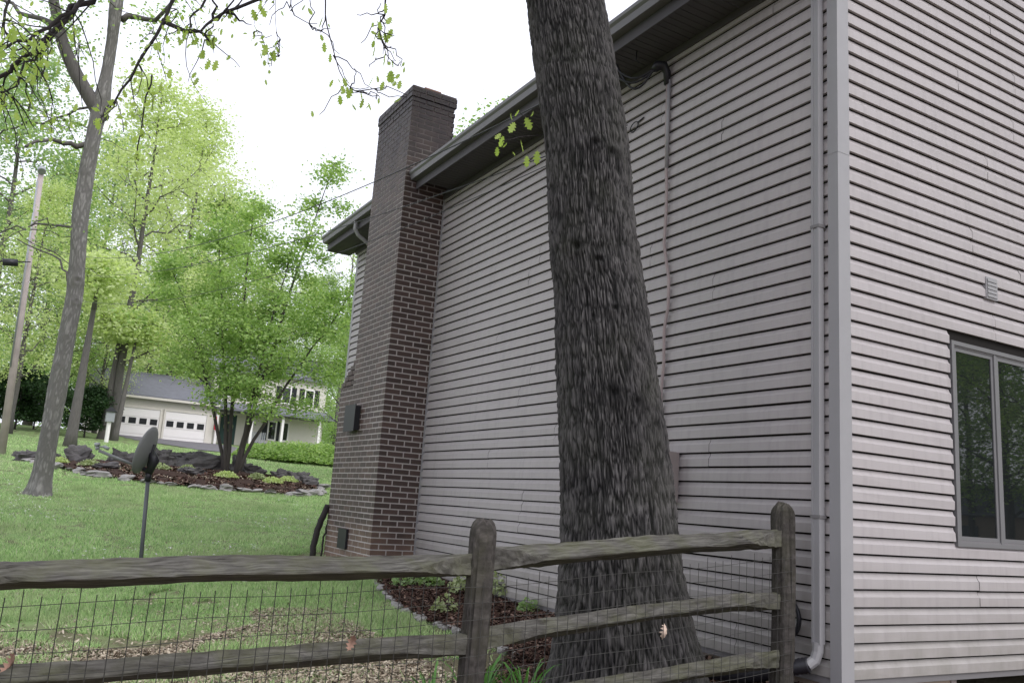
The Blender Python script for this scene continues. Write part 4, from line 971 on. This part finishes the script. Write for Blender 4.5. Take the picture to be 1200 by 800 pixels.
b = MB(); b.add([(XW+.01, yb, NZ+3.3), (HX+.35, yb, NZ+2.75), (HX+.35, yc+.2, NZ+2.75), (XW+.01, yc+.2, NZ+3.3), (XW+.01, yb, NZ+2.6), (HX+.35, yb, NZ+2.6), (HX+.35, yc+.2, NZ+2.6), (XW+.01, yc+.2, NZ+2.6)], [(0, 1, 2, 3), (7, 6, 5, 4), (1, 5, 6, 2), (0, 4, 5, 1), (3, 2, 6, 7)]); b.build('porch_roof', MSLATE, NH)
def chair(px, label):
    y_ = gy(px); t = empty('porch_chair', (HX-.5, y_, NZ+.33), label, 'chair', 'chairs on the porch'); x_ = HX-.5; z_ = NZ+.33
    MB().box((x_-.25, y_-.28, z_+.38), (x_+.25, y_+.28, z_+.44)).build('seat', MSTEEL, t)
    bk = MB()
    for k in range(5): bk.box((x_-.28, y_-.27+k*.12, z_+.45), (x_-.25, y_-.20+k*.12, z_+1.1))
    bk.build('backrest', MSTEEL, t)
    for sx in (-.22, .18):
        for sy in (-.26, .22): MB().box((x_+sx, y_+sy, z_), (x_+sx+.05, y_+sy+.05, z_+.379)).build('leg', MSTEEL, t)
chair(299, 'grey slatted porch chair nearer the green front door'); chair(310, 'grey slatted porch chair nearer the shuttered window')
t = empty('flag', (HX+.3, gy(251), NZ+1.2), 'small red flag hanging beside the right garage door', 'flag')
MB().tube([(HX+.05, gy(248), NZ+1.9), (HX+.5, gy(250), NZ+2.3)], .02, 6).build('pole', MSTEEL, t)
MB().add([(HX+.4, gy(248), NZ+2.2), (HX+.45, gy(250.5), NZ+2.05), (HX+.42, gy(253), NZ+1.15), (HX+.38, gy(249), NZ+1.25), (HX+.38, gy(248), NZ+2.2), (HX+.43, gy(250.5), NZ+2.05), (HX+.40, gy(253), NZ+1.15), (HX+.36, gy(249), NZ+1.25)], [(0, 1, 2, 3), (7, 6, 5, 4), (0, 4, 5, 1), (1, 5, 6, 2), (2, 6, 7, 3), (3, 7, 4, 0)]).build('cloth', MRED, t)
# driveway
dw = in_poly([(HX+.1, gy(130)), (HX+.1, gy(262)), (HX+7.5, gy(262)+.5), (HX+9, gy(200)+14), (HX+11.5, gy(200)+14), (HX+10.5, gy(200)), (HX+5, gy(150))])
grid_sheet('driveway', np.arange(HX, HX+13, .3), np.arange(-4, 26, .3), MASPH, .03, inside=dw)
# small box on a post by the garage
x_, y_ = at(124, 47); z_ = gz(x_, y_); t = empty('feeder_box', (x_, y_, z_), 'small grey box on a white post before the left garage trunks', 'bird feeder')
b = MB(); b.tube([(x_, y_, z_-.2), (x_, y_, z_+1.0)], .10, 8); b.build('post', MDOOR, t)
MB().box((x_-.2, y_-.2, z_+1.0), (x_+.2, y_+.2, z_+1.5)).build('box', MSTEEL, t)
b = MB(); b.sweep([[(x_-.28, y_-.28, z_+1.5), (x_+.28, y_-.28, z_+1.5), (x_+.28, y_+.28, z_+1.5), (x_-.28, y_+.28, z_+1.5)], [(x_-.05, y_-.05, z_+1.75), (x_+.05, y_-.05, z_+1.75), (x_+.05, y_+.05, z_+1.75), (x_-.05, y_+.05, z_+1.75)]]); b.build('roof', MSHUT, t)

# ------------------------------------------------------------------ utility pole and wires
ux, uy = at(5, 32, 515); uz = gz(ux, uy); pt = sight(49, 197, 32)
UP = empty('utility_pole', (ux, uy, uz), 'brown and grey wooden utility pole at the left edge', 'utility pole')
MB().tube([(ux, uy, uz-.4), (ux+(pt[0]-ux)*.5, uy+(pt[1]-uy)*.5, (uz+pt[2])/2), tuple(pt)], [.125, .105, .088], 14).build('shaft', MPOLE, UP, True)
b = MB(); q = np.array(pt)*.997+np.array(sight(38, 240, 31.8))*.003
b.tube([sight(44, 212, 31.8), sight(32, 300, 31.8), sight(12, 430, 31.8)], .028, 6); b.build('ground_wire_guard', MSTEEL, UP, True)
b = MB(); b.tube([sight(3, 307, 31.7), sight(21, 308, 31.7)], .12, 10); b.tube([sight(-6, 306, 31.7), sight(36, 307, 31.8)], .02, 6); b.build('splice_case', MBLK, UP, True)
MB().tube([sight(49, 201, 31.8), sight(49, 198, 31.9)], .13, 10).build('pole_cap', MSTEEL, UP)
att = np.array([-2.45, -.60, 5.83])
def wire(a, c, sag, r_, label, n=40):
    a = np.array(a); c = np.array(c); P = [a+(c-a)*t-np.array([0, 0, sag*4*t*(1-t)]) for t in np.linspace(0, 1, n)]
    MB().tube(P, r_, 5).build('overhead_wire', MBLK, None, label=label, cat='wire', group='wires from the pole to the house')
wire(sight(38, 280, 31.9), att-np.array([0, 0, .28]), 1.15, .007, 'uppermost service wire sagging from the pole to the eave')
wire(sight(36, 312, 31.9), (-2.45, -.05, 5.27), .82, .006, 'middle service wire passing across the brick chimney')
wire(sight(33, 330, 31.9), (-2.45, -.055, 5.24), 1.22, .005, 'lowest thin wire running low across the siding')

# ------------------------------------------------------------------ satellite dish
dg = on_ground(164.5, 674); dx_, dy_, dz_ = map(float, dg); dd = math.hypot(dx_-CAM[0], dy_-CAM[1])
SD = empty('satellite_dish', (dx_, dy_, dz_), 'grey satellite dish on a steel pole standing on the lawn', 'satellite dish')
topP = sight(174, 556, dd)
MB().tube([(dx_, dy_, dz_-.2), tuple(topP)], .024, 12).build('pole', plain('dull_steel', (.085, .09, .10), .5, .4, .2, 8), SD, True)
# bowl: axis points left and a little up, seen almost edge-on
cD = sight(170, 527, dd); axis = -rt*.97+fw*.02+up*.34; axis /= np.linalg.norm(axis)
e1 = up-axis*(up@axis); e1 /= np.linalg.norm(e1); e2 = np.cross(axis, e1)
tilt = R(-8); 
secs = []; D = .225*dd/9.2
for side, dp in ((0, 0), (1, -.008)):
    for i in (range(9) if side == 0 else range(8, -1, -1)):
        q = i/8; secs.append([tuple(cD+(e1*math.cos(a)*1.08+e2*math.sin(a))*D*max(q, .01)+axis*((q*q-1)*.075+dp)) for a in np.linspace(0, 2*math.pi, 36, endpoint=False)])
MB().sweep(secs).build('reflector', MDISH, SD, True)
lnb = sight(114, 527, dd-.05); base = cD-e1*D*.80-axis*.04
MB().tube([base, lnb+(base-lnb)*.03], .018, 8).build('arm', MDISH, SD, True)
b = MB(); b.tube([lnb, lnb+up*.05], .022, 10); b.tube([lnb+up*.03, lnb+up*.045+rt*.09], .010, 8); b.tube([lnb+up*.05, lnb+up*.085], [.034, .030], 10); b.tube([lnb+up*.04+rt*.08, lnb+up*.012+rt*.135], .02, 8); b.build('receiver', MSTEEL, SD, True)
b = MB(); b.tube([cD-axis*.085, cD-axis*.15-e1*.08, np.array(topP)+np.array([0, 0, .02])], [.05, .06, .045], 10); b.tube([cD-axis*.10-e1*.17, cD-axis*.09+e1*.10], .018, 8); b.tube([base-axis*.02, np.array(topP)+np.array([0, 0, .03])], .03, 8); b.tube([np.array(topP)+np.array([0, 0, .05]), np.array(topP)-np.array([0, 0, .08])], .038, 12)
b.build('bracket', MBLK, SD, True)

# ------------------------------------------------------------------ by the wall: drain pipe, hose, bed
b = MB(); P = wob([(DX-.033, -.115, .605), (-.27, -.19, .565), (-.38, -.26, .52), (-.60, -.36, .46), (-.95, -.42, .40)], 44, 0, 1)
b.tube(P, [.048+.006*(i % 2) for i in range(44)], 14); b.build('drain_pipe', MBLK, None, True, label='black corrugated drain pipe at the foot of the downspout', cat='pipe')
t = empty('hose_coil', (-.40, -.03, .86), 'black cable coiled round a small fitting on the wall behind the end post', 'hose')
b = MB(); th = np.linspace(R(-70), R(160), 20); b.tube([(-.415+.12*math.cos(a), -.055, .87+.13*math.sin(a)) for a in th], .014, 8); b.tube([(-.425+.12*math.cos(a), -.035, .86+.125*math.sin(a)) for a in th], .012, 8); b.build('coil', MBLK, t, True)
MB().tube([(-.365, -.02, .80), (-.365, -.075, .795)], .022, 10).build('fitting', MTAN, t, True)
x0_, y0_ = on_plane(375, 640, 1, -.7)[:2]
b = MB(); b.tube(wob([sight(384, 592, 13.1), sight(377, 608, 13.1), sight(370, 628, 13.1), sight(366, 652, 13.1)], 12, .005, 2), .045, 10)
b.tube(wob([sight(385, 612, 13.1), sight(379, 630, 13.1), sight(376, 652, 13.1)], 10, .01, 3), .015, 6)
b.build('vine_stem', MBR1, None, True, label='dark curved woody stem leaning against the far side of the chimney', cat='plant')
# mulch bed between chimney, wall and trunk
edge_px = [(438, 680), (452, 700), (470, 716), (495, 730), (525, 741), (560, 752), (600, 775)]
EP = [on_ground(*q) for q in edge_px]
print('BED', [np.round(p_, 2).tolist() for p_ in EP], 'oak', ob, 'grey tree', gp, 'NZ', NZ, gz(HX, gy(190)), 'dish', dx_, dy_, dz_)
bp = [p_[:2] for p_ in EP]+[np.array([-1.2, -2.3]), np.array([-.55, -2.2]), np.array([-.45, -.9]), np.array([.3, -.4]), np.array([.3, .05]), np.array([-6.72, .05]), np.array([-6.72, -.7])]
ib = in_poly(bp)
grid_sheet('mulch_bed', np.arange(-8.6, .4, .06), np.arange(-3.4, .1, .06), MMULCH, .035, .025, inside=ib)
def scatter_chips(name, n, region, box, mat, size, dz, seed, label=None, flat=.35):
    rg = np.random.default_rng(seed); x = rg.uniform(box[0], box[1], n*3); y = rg.uniform(box[2], box[3], n*3); k = region(x, y); x, y = x[k][:n], y[k][:n]; n = len(x)
    a = rg.uniform(0, 6.28, n); L = size*rg.uniform(.4, 1.3, n); w = L*rg.uniform(.2, .5, n); tl = rg.normal(0, flat, n); z = ground(x, y)+dz+rg.uniform(0, .012, n)
    u = np.stack([np.cos(a), np.sin(a), tl], -1)*L[:, None]; v = np.stack([-np.sin(a), np.cos(a), rg.normal(0, flat, n)], -1)*w[:, None]; C = np.stack([x, y, z], -1)
    V = np.stack([C-u-v, C+u-v*.6, C+u*.9+v, C-u*.8+v], 1).reshape(-1, 3); return put(name, big_mesh(name, V, np.arange(4*n).reshape(n, 4), mat), None, kind='stuff')
m = Mat('mulch_chip', .9, .15); m.color(m.ramp(m.island(), [(0, (.022, .012, .010)), (.6, (.085, .045, .035)), (.85, (.13, .08, .06)), (1, (.26, .18, .15))])); MCHIP = m.m
m = Mat('leaf_litter', .85, .2); m.color(m.ramp(m.island(), [(0, (.17, .13, .10)), (.4, (.30, .24, .18)), (.75, (.42, .35, .27)), (1, (.56, .49, .40))])); MLIT = m.m
scatter_chips('mulch_chips', 26000, ib, (-7.6, .3, -3.4, .05), MCHIP, .022, .05, 4)
lit = lambda x, y: (x > -3.9-.7*np.sin(y*2.1)-.35*vnoise(x*2, y*2, 5)) & ~ib(x, y) & (x < -.15+.5)
scatter_chips('leaf_litter', 120000, lit, (-5.4, .4, -7.0, -1.9), MLIT, .017, .018, 6)
sc = lambda x, y: (vnoise(x*.8, y*.8, 2)-.05*x > .22) & ~ib(x, y)
scatter_chips('fallen_leaves', 9000, sc, (-8, -.2, -6.5, -1), MLIT, .014, .015, 8)
m = Mat('petal', .7, .2); m.color((.62, .60, .58)); MPET = m.m
scatter_chips('island_debris', 9000, ip, (min(PX), max(PX), min(PY), max(PY)), MLIT, .035, .06, 12)
scatter_chips('island_chips', 14000, ip, (min(PX), max(PX), min(PY), max(PY)), MCHIP, .06, .06, 13)
scatter_chips('fallen_petals', 2600, lambda x, y: (vnoise(x*.45, y*.45, 7) > -.1) & ~ip(x, y), (-20, -6, -7.5, 1.6), MPET, .016, .06, 9)
# stones edging the bed, each a part
BE = empty('bed_edging', tuple(EP[3]), 'small pale stones edging the mulch bed behind the fence', 'edging')
em2 = [rock_mesh('edging_stone', 40+i, MEDGE, .038, .06, .03, .45, 8, 5) for i in range(4)]
for i in range(len(EP)-1):
    A_, B_ = EP[i], EP[i+1]; L = np.linalg.norm(B_-A_); k = 0
    while k < L:
        p_ = A_+(B_-A_)*k/L; s_ = random.uniform(.6, 1.3); o = put('edging_stone', random.choice(em2), BE); o.matrix_parent_inverse = Matrix()
        o.location = (p_[0]-BE.location[0]+random.uniform(-.03, .03), p_[1]-BE.location[1]+random.uniform(-.03, .03), gz(p_[0], p_[1])+.03-BE.location[2]); o.scale = (s_, s_, s_); o.rotation_euler = (0, 0, random.uniform(0, 6)); k += .075*s_+random.uniform(.02, .17)
# plants in the bed
def bed_plant(px, py, r_, h, n, mat, lb, seed, size, name='bed_plant', zoff=.03):
    P = on_ground(px, py); tuft(name, (P[0], P[1], P[2]+zoff), r_, h, n, mat, lb, 'plant', 'plants in the mulch bed', seed, size)
bed_plant(545, 700, .20, .26, 220, L_PALE, 'pale variegated plant left of the middle fence post', 61, .035)
bed_plant(590, 705, .22, .28, 240, L_PALE, 'pale leaved plant right of the middle fence post near the wall', 62, .036)
bed_plant(500, 690, .20, .20, 200, L_MID, 'low dark leaved plant in the bed below the siding corner', 63, .035)
bed_plant(520, 722, .14, .16, 130, L_PALE, 'small silvery plant in the middle of the mulch bed', 64, .028)
bed_plant(470, 690, .15, .14, 120, L_MID, 'small green plant at the chimney end of the bed', 65, .028)
bed_plant(618, 722, .12, .14, 110, L_MID, 'small dark plant close to the large oak trunk', 66, .028)
P = sight(600, 800, 5.0); LX, LY = -.62, -2.28
for i, (a_, c_, n_, lb) in enumerate(((-.62, -2.30, 46, 'tall strappy green lily clump just right of the middle post'), (-.60, -2.02, 40, 'lower strappy green lily clump between post and oak trunk'), (-.85, -2.5, 24, 'strappy green lily leaves behind the middle post'))):
    tuft('lily_clump', (a_, c_, gz(a_, c_)+.02), .20, .64-.08*i, n_, L_LILY, lb, 'plant', 'lily clumps behind the fence', 70+i, .011, 'strap')

# ------------------------------------------------------------------ grass
def grass(name, n, box, hgt, wid, seed, dens=None):
    rg = np.random.default_rng(seed); x = rg.uniform(box[0], box[1], n); y = rg.uniform(box[2], box[3], n)
    k = ~ib(x, y) & ~ip(x, y) & ((y < -.05) | (x < -10.3)) & ~((y > -.68) & (x > -8.6) & (x < -6.7)); 
    if dens is not None: k &= rg.uniform(0, 1, n) < dens(x, y)
    # keep what the photo could show: a wedge from the camera
    ang = np.degrees(np.arctan2(x-CAM[0], y-CAM[1])); k &= (ang > -100) & (ang < -60)
    x, y = x[k], y[k]; n = len(x); z = ground(x, y)-.01; a = rg.uniform(0, 6.28, n); h = hgt*rg.uniform(.45, 1.25, n)*(1+.5*vnoise(x*1.3, y*1.3, 3)); w = wid*rg.uniform(.7, 1.3, n)
    dx = np.stack([np.cos(a), np.sin(a), 0*a], -1)*w[:, None]; ln = np.stack([rg.normal(0, .45, n)*h, rg.normal(0, .45, n)*h, h], -1); C = np.stack([x, y, z], -1)
    V = np.stack([C-dx, C+dx, C+ln], 1).reshape(-1, 3); return put(name, big_mesh(name, V, np.arange(3*n).reshape(n, 3), L_GRASS), None, kind='stuff')
bare = lambda x, y: np.clip(.45+1.2*(-x-2.2+.7*vnoise(x*1.6, y*1.6, 5)), .03, 1)*(vnoise(x*.9, y*.9, 9)+.5*vnoise(x*3.1, y*3.1, 9) > -.72)
grass('grass', 330000, (-9, -.6, -7.5, 0), .062, .0065, 1, bare)
grass('grass', 170000, (-20, -9, -9, 3), .06, .009, 2)
grass('grass', 130000, (-42, -20, -12, 14), .07, .02, 3)

# ------------------------------------------------------------------ what the window mirrors: a house and trees behind the right of the camera
nx, ny = 26, 50
OH = empty('far_house', (nx, ny, gz(nx, ny)), 'brown house mirrored in the window glass', 'house'); z_ = gz(nx, ny)
OH.rotation_euler = (0, 0, 0)
MB().box((nx-4, ny-3, z_-.5), (nx+4, ny+3, z_+2.8)).build('wall', plain('tan_wall', (.33, .27, .22), .8, .2), OH)
b = MB(); v = [(nx-4.3, ny-3.3, z_+2.75), (nx+4.3, ny-3.3, z_+2.75), (nx+4.3, ny+3.3, z_+2.75), (nx-4.3, ny+3.3, z_+2.75), (nx-4.3, ny, z_+4.8), (nx+4.3, ny, z_+4.8)]
b.add(v, [(0, 1, 5, 4), (2, 3, 4, 5), (1, 2, 5), (3, 0, 4), (3, 2, 1, 0)]); b.build('roof', MSLATE, OH)
for q in (-2.6, -.6, 1.6): MB().box((nx+q, ny-3.06, z_+1.0), (nx+q+1.1, ny-3.01, z_+2.1)).build('window', MG, OH)
for i, (a_, c_, k_, s_, lb) in enumerate(((11, 40, 'maple_bb', .8, 'leafy tree left in the window reflection'), (17, 48, 'poplar_ccc', .9, 'tall tree behind the mirrored house'), (28, 47, 'maple_bb', .8, 'leafy tree right of the mirrored house'), (32, 38, 'poplar_ccc', .8, 'tree furthest right in the window reflection'), (9, 25, 'poplar_ccc', .72, 'nearest tree mirrored in the window glass'), (22, 60, 'maple_bb', 1.1, 'big tree far behind the mirrored house'), (38, 52, 'maple_bb', 1.0, 'tree beyond the mirrored street'), (14, 31, 'maple_bb', .62, 'bushy tree mirrored low in the left pane'), (20, 37, 'maple_bb', .7, 'bushy tree mirrored between the panes'), (27, 41, 'poplar_ccc', .75, 'leafy tree mirrored in the right pane'), (24, 55, 'poplar_ccc', .95, 'dense tree mirrored above the far roof'), (15, 62, 'poplar_ccc', 1.1, 'rear tree mirrored between the others'))):
    tree(k_, 'street_tree', a_, c_, s_*1.25, i*1.1, lb, group='trees mirrored in the window')
